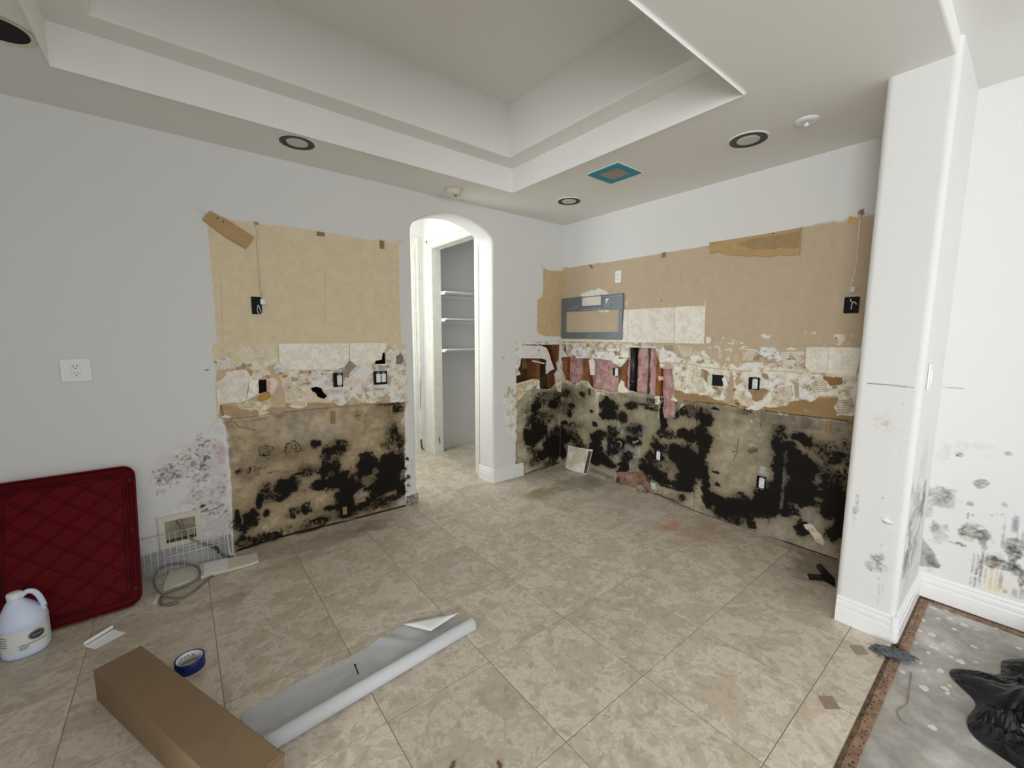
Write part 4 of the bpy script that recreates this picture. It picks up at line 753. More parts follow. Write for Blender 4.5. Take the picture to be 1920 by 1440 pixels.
MB().lathe([(0, 0), (.015, 0), (.017, .01), (.017, .08), (.013, .09), (0, .09)], 16).xf(Matrix.Translation((.030, yp, 1.27))).build('conduit_fitting', m_copper, p, True)
MB().lathe([(0, 0), (.017, 0), (.017, .06), (0, .06)], 16).xf(Matrix.Translation((.030, yp, 1.36))).build('conduit_fitting', m_copper, p, True)

# drywall ledge above the openings (bottom edge of the upper sheet)
c = uu(968, 640, 1, 0)[0]
MB().box((c, -.010, 1.362), (-.004, .01, 1.374)).bevel(.001, 1).build('plaster_ledge', m_gyp, wall_back)
y1 = uu(1097, 645, 0, 0)[0]; MB().box((-.006, y1, 1.338), (.013, -.004, 1.348)).build('plaster_ledge', m_gyp, wall_right)
y0 = uu(1178, 650, 0, 0)[0]; y1 = uu(1230, 650, 0, 0)[0]; MB().box((-.004, y1, 1.326), (.013, y0, 1.336)).build('plaster_ledge', m_gyp, wall_right)

# backsplash tiles left on the walls: each one a slab
def slab(parent, ax, pts, tr, name='backsplash_tile', mt=None, th=.009, jag=0, off=.0, bev=.0012, **kw):
    x0, y0, sc = tr; bm = bmesh.new(); W = [hit(x0+x/sc, y0+y/sc, ax, 0) for x, y in pts]
    if jag:
        Q = []
        for a, b in zip(W, W[1:]+W[:1]):
            Q.append(a); L = np.linalg.norm(b-a); n = int(L/.012)
            if tuple(np.round(a, 5)) in kw.get('_keep', ()): continue
            for k in range(1, n): Q.append(a+(b-a)*k/n+np.array([rng.normal(0, jag) if i != ax else 0 for i in range(3)]))
        W = Q
    kw.pop('_keep', None)
    vs = []
    for q in W: q = q.copy(); q[ax] = -off; vs.append(bm.verts.new(q))
    f = bm.faces.new(vs); r = bmesh.ops.extrude_face_region(bm, geom=[f]); d = Vector((0, 0, 0)); d[ax] = -th
    bmesh.ops.translate(bm, verts=[v for v in r['geom'] if isinstance(v, bmesh.types.BMVert)], vec=d)
    mb = MB(); mb.bm.free(); mb.bm = bm
    if bev and not jag: mb.bevel(bev, 1)
    return mb.build(name, mt or m_splash, parent, **kw)
La = (395, 640, 9.); Lb = (580, 640, 9.); Rb = (1080, 630, 8.471); Rd = (1410, 620, 8.); R4 = (940, 380, 4.5)
slab(wall_back, 1, [(1138, 42), (1800, 32), (2330, 28), (2330, 330), (2255, 430), (2090, 480), (1290, 480), (1160, 362)], La)
slab(wall_back, 1, [(672, 28), (1300, 25), (1285, 110), (1235, 190), (1210, 300), (1100, 330), (1040, 400), (790, 410), (690, 330), (680, 320)], Lb)
slab(wall_back, 1, [(95, 790), (85, 710), (100, 690), (180, 640), (250, 560), (250, 510), (320, 510), (420, 490), (520, 475), (600, 490), (655, 560), (640, 780), (610, 960), (560, 1010), (500, 1040), (400, 1025), (230, 1050), (120, 1070), (100, 900)], La, jag=.0008, label='broken backsplash tile with a ragged top edge')
slab(wall_back, 1, [(655, 600), (700, 640), (800, 650), (800, 890), (690, 950), (600, 1000), (625, 800)], La, jag=.0012)
slab(wall_back, 1, [(1250-545+0, 418), (1250-545+0, 418)][:0]+[(680, 330), (765, 405), (770, 430), (690, 515), (600, 460), (590, 420)], Lb, 'diamond_tile', m_brownstone, .010)
slab(wall_back, 1, [(800, 940), (970, 840), (1010, 920), (990, 960), (850, 1020), (800, 980)], La, 'wood_chip', m_ambwood, .012)
# right wall tile row
slab(wall_right, 0, [(510, 1150), (1038, 1160), (1038, 1176), (510, 1168)], R4, th=.008)
slab(wall_right, 0, [(1036, 905), (1072, 902), (1064, 1176), (1020, 1170), (1022, 1148)], R4)
slab(wall_right, 0, [(1075, 902), (1468, 880), (1462, 1186), (1066, 1177)], R4)
slab(wall_right, 0, [(1471, 880), (1726, 868), (1714, 1190), (1465, 1186)], R4)
slab(wall_right, 0, [(822, 245), (1160, 245), (1140, 640), (895, 630), (805, 540)], Rd, label='cream backsplash tile with a clipped lower corner')
slab(wall_right, 0, [(1163, 245), (1660, 252), (1560, 680), (1143, 642)], Rd)
# wooden nailer pads and marks
def pad(parent, ax, cx, cy, w, h, mt=m_wood, name='wood_block', th=.006, rot=0):
    q = hit(cx, cy, ax, 0); b = MB().box((-w/2, -h/2, 0), (w/2, h/2, th)).bevel(.001, 1)
    o = b.build(name, mt, parent)
    m = Matrix(((1, 0, 0), (0, 0, -1), (0, 1, 0))).to_4x4() if ax == 1 else Matrix(((0, 0, -1), (-1, 0, 0), (0, 1, 0))).to_4x4()
    o.matrix_local = Matrix.Translation(Vector(q))@m@Matrix.Rotation(rot, 4, 'Z'); return o
pad(wall_back, 1, 601, 439, .05, .026, th=.008); pad(wall_back, 1, 716, 459, .034, .06, th=.007)
pad(wall_back, 1, 624, 783, .034, .09, th=.008); pad(wall_back, 1, 732, 772, .03, .1, th=.008); pad(wall_back, 1, 675, 938, .08, .03, th=.01); pad(wall_back, 1, 646, 957, .03, .06, th=.01)
pad(wall_right, 0, 1245, 478, .035, .04, th=.008); pad(wall_right, 0, 1553, 800, .028, .07)

# ------------------------------------------------------------------ stub wall (pillar) and far right wall
SX, SY0, SY1, WX = -.69, -2.655, -2.885, -.075; rb = .026
def side_canvas_colors(): pass
P_ = Canvas(0, SX, axis((SY1+rb, SY0-rb, .004)), axis((0, 1.35, .004), (1.35, 2.56, .05)), KR, PAINT, 301)
P_.tr = (1500, 700, 2.571); P_.speck = .55
P_.B([(400, 230, 90, 60, .35), (390, 330, 100, 140, .12), (370, 600, 60, 300, .10)], (196, 192, 184), .8, .6); P_.B([(360, 220, 14, 12, .5), (410, 240, 20, 14, .5), (420, 235, 8, 16, .5)], (168, 164, 158), .9)
P_.B([(275, 620, 9, 30, .6), (270, 660, 14, 18, .6), (262, 700, 8, 30, .25), (392, 830, 8, 8, .5), (400, 600, 14, 10, .25)], (110, 106, 106), 1.1); P_.B([(365, 940, 50, 46, .5), (380, 900, 24, 24, .7), (345, 880, 14, 12, .45), (345, 950, 26, 22, .6), (385, 990, 14, 14, .7)], (76, 76, 78), 1.4, .5)
P_.B([(380, 1060, 10, 60, .35), (374, 1110, 10, 12, .5), (400, 1040, 8, 80, .3)], (150, 146, 142), .9); P_.Ln([(325, 48), (420, 56), (515, 65)], .003, (120, 114, 122)); P_.Ln([(515, 65), (570, 70)], .0025, (170, 166, 170)); P_.B([(333, 49, 10, 4, .9), (508, 64, 9, 5, .9), (497, 148, 3, 6, .9)], (40, 34, 44), .2)
P_.Ln([(503, 170), (470, 500), (440, 740), (415, 1040)], .003, (212, 210, 212)); P_.P([(395, 700), (415, 690), (440, 720), (420, 735)], (238, 238, 238), .004, 0, .004); P_.Ln([(400, 712), (438, 728)], .003, (90, 84, 84))
P_.finish()
S_ = Canvas(1, SY1, axis((SX+rb, WX, .008)), axis((0, 1.4, .008), (1.4, 2.63, .05)), KR, PAINT, 331)
S_.tr = (1500, 700, 2.571); S_.speck = .5
S_.B([(595, 600, 10, 90, .85), (560, 640, 12, 60, .5), (540, 570, 10, 40, .45), (530, 780, 14, 60, .6), (520, 880, 16, 70, .7), (545, 860, 10, 90, .6), (560, 700, 30, 140, .35), (500, 960, 14, 50, .6), (525, 740, 10, 50, .6), (575, 660, 8, 60, .7)], (64, 62, 58), 1.2, .5)
S_.B([(600, 420, 14, 120, .25), (540, 900, 50, 200, .3)], (150, 148, 138), .8, .6)
S_.finish()
def stub_parts():
    z = S_.Z; out = []
    def corner(cx, cy, a0, a1, zs):
        n = 8; V = []; F = []
        for zz in zs:
            for k in range(n+1): a = math.radians(a0+(a1-a0)*k/n); V.append((cx+rb*math.cos(a), cy+rb*math.sin(a), zz))
        for j in range(len(zs)-1):
            for k in range(n): F.append((j*(n+1)+k, j*(n+1)+k+1, (j+1)*(n+1)+k+1, (j+1)*(n+1)+k))
        return np.array(V), np.array(F), np.tile(PAINT, (len(V), 1))
    zs = np.linspace(0, 2.63, 12)
    out.append(corner(SX+rb, SY1+rb, 180, 270, zs)); out.append(corner(SX+rb, SY0-rb, 90, 180, zs))
    out.append(quad([(.0, SY0, 0), (SX+rb, SY0, 0), (SX+rb, SY0, 2.56), (0, SY0, 2.56)])); return out
stub = link('wall_stub', grid_mesh('wall_stub', [P_.geom(), S_.geom()]+stub_parts()), m_wall, kind='structure')

W_ = Canvas(0, WX, axis((-8.9, -4.1, .2), (-4.1, SY1, .005)), axis((0, 1.2, .005), (1.2, 2.63, .06)), KR*.98, PAINT, 361)
W_.tr = (1700, 800, 3.79); W_.speck = .32
W_.B([(270, 190, 60, 90, .35), (530, 140, 90, 30, .3), (400, 140, 50, 40, .3), (600, 215, 50, 20, .2)], (176, 170, 162), .7, .3)
W_.B([(374, 200, 30, 17, 1), (725, 191, 32, 13, 1)], (128, 100, 96), .25, .15)
W_.B([(525, 405, 58, 38, .8), (500, 400, 30, 20, .5)], (84, 84, 80), .6, .25); W_.B([(495, 400, 22, 12, .7)], (210, 210, 206), .3)
W_.B([(200, 500, 100, 80, .6), (280, 520, 70, 75, .55), (270, 490, 50, 60, .6), (140, 600, 60, 60, .45), (240, 740, 80, 80, .35)], (110, 112, 112), .6, .2)
W_.B([(220, 740, 60, 50, .7), (160, 800, 24, 20, .7), (200, 700, 30, 30, .5), (280, 720, 20, 40, .5)], (66, 66, 64), 1.4, .4)
W_.P([(60, 760), (95, 770), (160, 850), (245, 995), (210, 1005), (50, 985)], (168, 166, 162), .003); W_.B([(170, 930, 50, 60, .7), (190, 980, 50, 20, .8), (110, 890, 40, 30, .4)], (84, 84, 82), 1.5, .4)
W_.B([(450, 550, 26, 24, .8), (435, 630, 14, 20, .6), (470, 630, 8, 8, .7), (380, 535, 14, 6, .5), (700, 560, 26, 20, .5), (600, 630, 16, 8, .6), (680, 625, 14, 12, .6), (640, 620, 6, 14, .5)], (84, 70, 62), 1.3, .35)
W_.B([(480, 760, 100, 44, .85), (400, 750, 30, 34, .8), (540, 800, 44, 60, .75), (380, 830, 50, 22, .8), (310, 820, 40, 12, .6)], (70, 70, 56), 1.1, .35); W_.B([(440, 800, 80, 20, .6), (400, 840, 30, 20, .6), (550, 850, 30, 40, .5)], (150, 130, 90), 1.2)
for x, y0, y1, a in ((500, 860, 1110, .8), (530, 880, 1120, .8), (560, 1000, 1100, .5), (470, 860, 1080, .6), (600, 1000, 1150, .5), (520, 930, 1010, 1), (545, 860, 960, .6), (640, 1000, 1140, .4), (575, 880, 1000, .5)):
    W_.B([(x, (y0+y1)/2, 11, (y1-y0)/2, a)], (76, 66, 56), 1.1, .4)
W_.B([(640, 940, 70, 50, .6)], (190, 186, 170)); W_.B([(620, 940, 28, 28, .9), (700, 980, 100, 50, 1.), (760, 920, 60, 80, 1.), (600, 985, 50, 30, .9), (790, 860, 90, 60, .8), (780, 1000, 40, 60, .7)], (44, 44, 42), .9, .35)
W_.B([(670, 1080, 20, 60, .9), (820, 1090, 30, 70, 1), (700, 1170, 20, 20, .6), (770, 1170, 30, 40, .6), (820, 1180, 20, 40, .7)], (96, 66, 30), 1.1, .4); W_.B([(620, 1080, 60, 110, .5), (600, 1160, 120, 50, .35), (720, 1130, 60, 60, .35)], (222, 208, 150), .9, .5)
for i in range(14): W_.B([(690+rng.uniform(-40, 170), 740+rng.uniform(-80, 90), 12, 70, .45)], (120, 122, 132), 1.2, .4)
W_.B([(760, 1300, 200, 300, .0)], (0, 0, 0))
for i in range(40):
    x = rng.uniform(840, 1700); y = rng.uniform(600, 1200)+(x-840)*.3; r = rng.uniform(20, 60); W_.B([(x, y, r, r*1.3, .7)], (70, 66, 56), 1.1, .4)
W_.Ln([(-18, -315), (170, -290), (400, -270)], .0025, (160, 156, 160)); W_.finish()
wall_far = link('wall_far_right', grid_mesh('wall_far_right', [W_.geom()]), m_wall, kind='structure')
# ------------------------------------------------------------------ ceiling with stepped tray
def ceiling():
    bm = bmesh.new(); v = {}
    def V(x, y, z):
        k = (round(x, 4), round(y, 4), round(z, 4))
        if k not in v: v[k] = bm.verts.new(k)
        return v[k]
    Z0, Z1, Z2 = 2.56, 2.728, 3.087
    ox0, ox1, oy0, oy1 = -3.56, -1.065, -2.215, -.475; ix0, ix1, iy0, iy1 = -3.405, -1.218, -2.05, -.631
    X0, X1, Y0, Y1 = -9.0, .12, -2.872, .0
    xs = [X0, ox0, ox1, X1]; ys = [Y0, oy0, oy1, Y1]
    for i in range(3):
        for j in range(3):
            if i == 1 and j == 1: continue
            bm.faces.new((V(xs[i], ys[j], Z0), V(xs[i], ys[j+1], Z0), V(xs[i+1], ys[j+1], Z0), V(xs[i+1], ys[j], Z0)))
    def ringv(x0, x1, y0, y1, z): return [(x0, y0, z), (x1, y0, z), (x1, y1, z), (x0, y1, z)]
    a = ringv(ox0, ox1, oy0, oy1, Z0); b = ringv(ox0, ox1, oy0, oy1, Z1); c = ringv(ix0, ix1, iy0, iy1, Z1); d = ringv(ix0, ix1, iy0, iy1, Z2)
    for r1, r2 in ((a, b), (b, c), (c, d)):
        for k in range(4): bm.faces.new([V(*r1[k]), V(*r1[(k+1) % 4]), V(*r2[(k+1) % 4]), V(*r2[k])])
    bm.faces.new([V(*p) for p in d])
    # dropped edge towards the next room, then its ceiling
    for i in range(3): bm.faces.new((V(xs[i], Y0, Z0), V(xs[i+1], Y0, Z0), V(xs[i+1], Y0, 2.63), V(xs[i], Y0, 2.63)))
    for i in range(3): bm.faces.new((V(xs[i], Y0, 2.63), V(xs[i+1], Y0, 2.63), V(xs[i+1], -9, 2.63), V(xs[i], -9, 2.63)))
    bm.normal_update()
    ed = []
    for e in bm.edges:
        p, q = e.verts[0].co, e.verts[1].co
        on = lambda z, rx0, rx1, ry0, ry1: abs(p.z-z) < 1e-4 and abs(q.z-z) < 1e-4 and all((abs(t.x-rx0) < 1e-3 or abs(t.x-rx1) < 1e-3 or abs(t.y-ry0) < 1e-3 or abs(t.y-ry1) < 1e-3) and rx0-1e-3 < t.x < rx1+1e-3 and ry0-1e-3 < t.y < ry1+1e-3 for t in (p, q))
        if on(Z0, ox0, ox1, oy0, oy1) or on(Z1, ix0, ix1, iy0, iy1): ed.append(e)
        elif abs(p.z-Z0) < 1e-4 and abs(q.z-Z0) < 1e-4 and abs(p.y-Y0) < 1e-4 and abs(q.y-Y0) < 1e-4: ed.append(e)
    bmesh.ops.bevel(bm, geom=ed, offset=.011, segments=3, affect='EDGES', profile=.5)
    bmesh.ops.recalc_face_normals(bm, faces=bm.faces)
    me = bpy.data.meshes.new('ceiling'); bm.to_mesh(me); bm.free(); return link('ceiling', me, m_ceil, kind='structure')
ceil = ceiling()

# ------------------------------------------------------------------ floor
floor = MB().box((-9, -2.885, -.03), (.14, 2.2, -.002)).build('floor', m_grout, kind='structure')
T = .4665; gx = -.8435; gy = -.868; g2 = .0014; tiles = {}
def tile(x0, x1, y0, y1):
    x0 += g2; x1 -= g2; y0 += g2; y1 -= g2
    if x1-x0 < .01 or y1-y0 < .01: return
    k = (round(x1-x0, 3), round(y1-y0, 3))
    if k not in tiles:
        tiles[k] = MB().box((0, 0, -.002), (x1-x0, y1-y0, 0)).bevel(.0008, 1).mesh('tile'); tiles[k].materials.append(m_tile)
    o = link('tile', tiles[k], None, floor); o.location = (x0, y0, rng.uniform(-.0006, .0006)); return o
YB = gy-4*T            # border row starts here (-2.734)
xl = [gx+T*k for k in range(-8, 3)]
for i in range(len(xl)-1):
    x0, x1 = xl[i], min(xl[i+1], .0)
    if x1 <= x0: continue
    for j in range(-4, 6):
        y0 = gy+T*j; y1 = y0+T
        if y0 < 0 and (y1 > 0): tile(x0, x1, y0, y1) if (AX0-.3 < x1 and x0 < AX1+.3) else tile(x0, x1, y0, .0)
        elif y0 >= 0:
            if x1 > -2.3: tile(x0, min(x1, .1), y0, min(y1, 1.42))
        else: tile(x0, x1, y0, y1)
    tile(x0, x1, -2.885+g2, YB)
for k in range(0, 2): tile(xl[-2], .1, .065+T*k, .065+T*(k+1)) if False else None
for k in (-1, 0):
    x = -1.319+T*(k+1)*.955; d = .046
    MB().prism([(x-d, -2.800), (x, -2.836), (x+d, -2.800), (x, -2.764)], -.001, .0016).build('diamond_inlay', m_brownstone, floor)
conc = MB().box((-9, -9, -.03), (.14, -2.885, -.012)).build('floor_concrete', m_conc, kind='structure')
# white paint drips on the slab
mb = MB()
spots = [(1735, 1135), (1748, 1140), (1776, 1145), (1730, 1162), (1722, 1182), (1715, 1176), (1748, 1190), (1745, 1212), (1758, 1216), (1782, 1232), (1802, 1241), (1726, 1244), (1731, 1258), (1829, 1181), (1825, 1212), (1829, 1215), (1789, 1180), (1830, 1242), (1764, 1258), (1773, 1291), (1777, 1300), (1779, 1286), (1731, 1290), (1749, 1364), (1766, 1209), (1700, 1205), (1808, 1172), (1867, 1177), (1760, 1160), (1803, 1167), (1911, 1216), (1717, 1206), (1740, 1224), (1780, 1160), (1693, 1260)]
for x, y in spots:
    a, b = FL(x+rng.uniform(-2, 2), y, -.012); r = rng.uniform(.005, .014); n = 9; ph = rng.uniform(0, 3)
    ex = rng.uniform(.8, 1.8)
    mb.prism([(a+ex*r*math.cos(t)*(1+.25*math.sin(3*t+ph)), b+r*math.sin(t)*(1+.25*math.cos(2*t+ph))) for t in np.linspace(0, 2*math.pi, n, endpoint=False)], -.012, -.0105)
o = mb.build('paint_drips', m_drip, conc, kind='stuff')

# ------------------------------------------------------------------ rest of the shell: room behind the camera, side wall, hall, pantry
MB().box((-4.34, -2.2, 0), (-4.2, 0, 2.56)).build('wall_left', m_paint, kind='structure')
# west wall with the window opening, south wall with the patio door opening
mb = MB(); mb.box((-9.1, -9, 0), (-9, -6.15, 2.63)).box((-9.1, -4.15, 0), (-9, .1, 2.63)).box((-9.1, -6.15, 0), (-9, -4.15, .3)).box((-9.1, -6.15, 2.5), (-9, -4.15, 2.63)).build('wall_west', m_paint, kind='structure')
mb = MB(); mb.box((-9, -7.0, 0), (-4.3, -6.9, 2.63)).box((-.3, -7.0, 0), (.1, -6.9, 2.63)).box((-4.3, -7.0, 2.58), (-.3, -6.9, 2.63)).build('wall_south', m_paint, kind='structure')
MB().box((-9, 0, 0), (-4.2, .1, 2.56)).build('wall_north', m_paint, kind='structure')
# hall and pantry behind the arch
HY = 1.42; HX = -.88
wall_hall = MB().box((-2.5, HY, 0), (.5, HY+.1, 2.95)).build('wall_hall', m_paint, kind='structure')
mb = MB(); mb.box((HX, .235, 0), (HX+.11, .34, 2.95)).box((HX, 1.24, 0), (HX+.11, HY, 2.95)).box((HX, .34, 2.42), (HX+.11, 1.24, 2.95)).build('wall_pantry', m_paint, kind='structure')
MB().box((-2.3, .235, 0), (-2.2, HY, 2.95)).build('wall_hall_left', m_paint, kind='structure')
MB().box((.4, .235, 0), (.5, HY, 2.95)).build('wall_pantry_end', m_paint, kind='structure')
MB().box((-2.3, .0, 2.9), (.5, HY+.1, 2.95)).build('ceiling_hall', m_ceil, kind='structure')
MB().box((-2.3, .225, 2.56), (.5, .235, 2.95)).build('wall_hall_header', m_paint, kind='structure')
# door casings
def casing(name, x0, x1, y, z1, mt, w_=.085):     # frame around an opening in a wall facing -y
    mb = MB()
    for (a, b) in ((x0-w_, x0), (x1, x1+w_)):
        s = 1 if a == x1 else -1; e = a if a == x1 else b
        mb.box((a, y-.012, 0), (b, y, z1+w_))
        mb.box((min(e+s*.055, e+s*.082), y-.022, 0), (max(e+s*.055, e+s*.082), y-.012, z1+w_-.01)); mb.box((min(e+s*.022, e+s*.032), y-.016, 0), (max(e+s*.022, e+s*.032), y-.012, z1))
    mb.box((x0, y-.012, z1), (x1, y, z1+w_)).box((x0, y-.022, z1+.055), (x1, y-.012, z1+.08))
    return mb.bevel(.002, 1).build(name, mt, None, kind='structure')
door = MB().box((-1.95, HY-.004, .01), (-1.06, HY-.001, 2.42)).build('door_1', m_oldtrim, kind='structure')
casing('trim_1', -1.95, -1.04, HY, 2.44, m_oldtrim, .115)
# pantry opening casing, wall facing -x, plus jamb liner
mb = MB(); x = HX
for (a, b) in ((.255, .34), (1.24, 1.325)):
    mb.box((x-.012, a, 0), (x, b, 2.505))
    c, d = ((a, a+.03) if a < 1 else (b-.03, b)); mb.box((x-.022, c, 0), (x-.012, d, 2.505))
mb.box((x-.012, .34, 2.42), (x, 1.24, 2.505)).box((x-.022, .255, 2.475), (x-.012, 1.325, 2.505))
mb.box((x-.004, .34, 0), (x+.114, .352, 2.42)).box((x-.004, 1.228, 0), (x+.114, 1.24, 2.42)).box((x-.004, .34, 2.408), (x+.114, 1.24, 2.42))
mb.bevel(.002, 1).build('trim_2', m_oldtrim, kind='structure')
# mould streaks on the casings
def streak(parent, poly, ax, v, nm='mould_streak'):
    bm = bmesh.new(); n = len(poly); V0 = []; V1 = []
    for x_, y_ in poly:
        q_ = hit(x_, y_, ax, v); V0.append(bm.verts.new(q_)); q_ = q_.copy(); q_[ax] -= .0006; V1.append(bm.verts.new(q_))
    bm.faces.new(V0); bm.faces.new(V1)
    for k in range(n): bm.faces.new((V0[k], V0[(k+1) % n], V1[(k+1) % n], V1[k]))
    mb = MB(); mb.bm.free(); mb.bm = bm; return mb.build(nm, m_streak, parent)
m_streak = mat('mould_stain', (120, 114, 102), .8, col2=(64, 58, 50), nscale=60)
cas1 = bpy.data.objects['trim_1']; cas2 = bpy.data.objects['trim_2']
streak(cas1, [(788, 826), (791, 822), (793, 838), (795, 843), (791, 844), (789, 838)], 1, HY-.0225); streak(cas1, [(787, 700), (788.4, 720), (788.6, 760), (787.4, 770)], 1, HY-.0225)
streak(wall_hall, [(806.5, 786), (808.4, 756), (810.2, 760), (811.2, 780), (810.2, 796), (812, 812), (809.6, 818), (808.4, 800)], 1, HY-.001)
streak(cas2, [(822, 822), (825, 817), (826, 830), (824, 834)], 0, HX-.0225)
for k, zz in enumerate((1.925, 1.615, 1.255)):
    s = thing('pantry_shelf', ('white pantry shelf seen through the arch, topmost of three', 'white pantry shelf seen through the arch, middle of three', 'white pantry shelf seen through the arch, lowest of three')[k], 'shelf', (0, 0, zz), group='pantry shelves')
    MB().box((-.765, 1.12, -.009), (.395, 1.415, .009)).bevel(.002, 1).build('shelf_board', m_trim, s)
    MB().box((-.765, 1.395, -.05), (.395, 1.418, -.010)).bevel(.002, 1).build('shelf_cleat', m_trim, s)
    MB().box((-.768, 1.16, -.028), (-.752, 1.39, -.010)).bevel(.002, 1).build('side_cleat', m_trim, s)

# ------------------------------------------------------------------ baseboards
PROF = [(0, 0), (.016, 0), (.016, .072), (.0095, .078), (.0095, .082), (.0145, .087), (.0145, .102), (.007, .110), (.007, .114), (.010, .118), (.010, .124), (.004, .132), (0, .132)]
def baseboard(name, p0, p1, n, mt=m_trim, parent=None, h=1.0, **kw):
    """straight run from p0 to p1, profile standing out along n"""
    bm = bmesh.new(); rows = []
    for p in (p0, p1): rows.append([bm.verts.new((p[0]+n[0]*a, p[1]+n[1]*a, b*h)) for a, b in PROF])
    m = len(PROF)
    for k in range(m): bm.faces.new((rows[0][k], rows[0][(k+1) % m], rows[1][(k+1) % m], rows[1][k]))
    bm.faces.new(rows[0]); bm.faces.new(rows[1][::-1]); mb = MB(); mb.bm.free(); mb.bm = bm
    return mb.build(name, mt, parent, kind='structure') if not parent else mb.build(name, mt, parent)
baseboard('baseboard_pillar', (SX, SY0-.01, 0), (SX, SY1+.012, 0), (-1, 0))
MBc = MB().prism([(SX-.014, SY1+.012), (SX-.0135, SY1-.001), (SX-.001, SY1-.0135), (SX+.012, SY1-.014), (SX+.012, SY1+.012)], 0, .128); MBc.bevel(.002, 1).build('baseboard_pillar_corner', m_trim, kind='structure')
baseboard('baseboard_pillar_side', (SX+.012, SY1, 0), (WX-.014, SY1, 0), (0, -1))
baseboard('baseboard_far_right', (WX, SY1, 0), (WX, -8.8, 0), (-1, 0))
x1 = hit(980, 890, 1, 0)[0]
baseboard('baseboard_back', (AX1+.014, 0, 0), (x1, 0, 0), (0, -1)); baseboard('baseboard_arch', (AX1, .014, 0), (AX1, WT-.01, 0), (-1, 0))
MB().prism([(AX1-.014, .014), (AX1-.0135, .001), (AX1-.001, -.0135), (AX1+.014, -.014), (AX1+.014, .014)], 0, .132).bevel(.0015, 1).build('baseboard_arch_corner', m_trim, kind='structure')
m_dirty = mat('mildewed_trim', (168, 168, 168), .6, noise=.22, nscale=7)
baseboard('baseboard_left', (-4.19, 0, 0), (-3.035, 0, 0), (0, -1), m_dirty)
baseboard('baseboard_hall', (HX+.0, HY, 0), (HX-.04, HY, 0), (0, -1), m_oldtrim); baseboard('baseboard_hall_side', (HX, HY, 0), (HX, 1.33, 0), (-1, 0), m_oldtrim)
baseboard('baseboard_pantry', (HX+.11, HY, 0), (.39, HY, 0), (0, -1), m_oldtrim); baseboard('baseboard_pantry_side', (HX+.11, HY, 0), (HX+.11, 1.245, 0), (1, 0), m_oldtrim)
# broken jamb foot left of the arch
mb = MB().box((AX0-.10, -.003, 0), (AX0+.012, .05, .085)); bmesh.ops.subdivide_edges(mb.bm, edges=mb.bm.edges, cuts=6, use_grid_fill=True)
for v in mb.bm.verts: q = mnoise.noise_vector(v.co*60)*.006; v.co += Vector((q.x, q.y*.5, q.z if v.co.z > .02 else 0))
mb.build('broken_jamb_foot', mat('mouldy_drywall', (196, 188, 176), .9, col2=(46, 34, 26), nscale=34), wall_back, label='crumbled mouldy foot of the arch jamb')

# ------------------------------------------------------------------ ceiling fixtures
def can(x, y, label, r=.098, bulb=True):
    t = thing('recessed_light', label, 'ceiling light', (x, y, 2.56), group='recessed ceiling lights')
    MB().ring([(1.13*r*math.cos(a), 1.13*r*math.sin(a)) for a in np.linspace(0, 2*math.pi, 40, endpoint=False)], [(r*math.cos(a), r*math.sin(a)) for a in np.linspace(0, 2*math.pi, 40, endpoint=False)], -.004, 0).build('paint_rim', m_ceil, t)
    MB().lathe([(r, -.005), (r*.97, -.006), (r*.78, -.0055), (r*.66, -.002), (r*.62, -.001)], 40).build('trim_ring', m_black, t, True)
    MB().lathe([(0, -.0035), (r*.45, -.0045), (r*.60, -.006), (r*.62, -.0015)], 36).build('lamp_face', m_lens, t, True)
    return t
can(*FL(557, 267, 2.56), 'black-ringed recessed ceiling light above the left stripped wall', .095)
can(*FL(1403, 262, 2.56), 'black-ringed recessed ceiling light between the square vent and the pillar', .098); can(*FL(1067, 377, 2.56), 'small-looking black-ringed recessed ceiling light near the far corner', .095)
t = thing('recessed_light', 'dark open recessed light can at the upper left edge of the ceiling', 'ceiling light', (*FL(-8, 52, 2.56), 2.56), group='recessed ceiling lights')
MB().lathe([(.105, -.003), (.09, -.004), (.085, -.0005)], 32).build('paint_rim', m_beige, t, True); MB().lathe([(0, -.0015), (.086, -.002)], 32).build('can_opening', m_dark, t, True)
vx, vy = -.748, -1.222
t = thing('ceiling_vent', 'square ceiling vent edged with teal masking tape', 'vent', (vx, vy, 2.56))
MB().ring(rrect(.262, .262, .002, 1), rrect(.158, .158, .002, 1), -.010, 0).bevel(.002, 1).build('masking_tape_frame', m_teal, t)
mb = MB().box((-.08, -.08, -.005), (.08, .08, -.001)); mb.build('vent_face', m_grille, t)
lv = MB().box((-.078, -.004, -.009), (.078, .004, -.005)).mesh('louvre'); lv.materials.append(m_grille)
for k in range(9): o = link('louvre', lv, None, t); o.location = (0, -.074+k*.018, 0)
MB().box((-.136, -.136, -.004), (.136, -.131, 0)).build('paint_edge', m_trim, t); MB().box((-.136, -.131, -.004), (-.131, .136, 0)).build('paint_edge', m_trim, t)
sx, sy = FL(850, 360, 2.545)
t = thing('smoke_detector', 'round white smoke detector on the ceiling above the arch', 'smoke detector', (sx, sy, 2.56))
MB().lathe([(0, 0), (.068, 0), (.068, -.022), (.060, -.038), (.040, -.043), (0, -.044)], 36).bevel(.001, 1).build('housing', m_beige, t, True)
MB().lathe([(.0, -.0435), (.012, -.046), (0, -.047)], 12, .01, -.02).build('test_button', m_slot, t); MB().box((-.03, -.048, -.041), (-.018, -.044, -.036)).build('sensor_slot', m_slot, t); MB().box((.02, -.05, -.041), (.032, -.046, -.036)).build('sensor_slot', m_slot, t)
sx, sy = FL(1513, 226, 2.56)
t = thing('sprinkler_cover', 'small white round sprinkler rosette on the ceiling near the pillar', 'sprinkler', (sx, sy, 2.56))
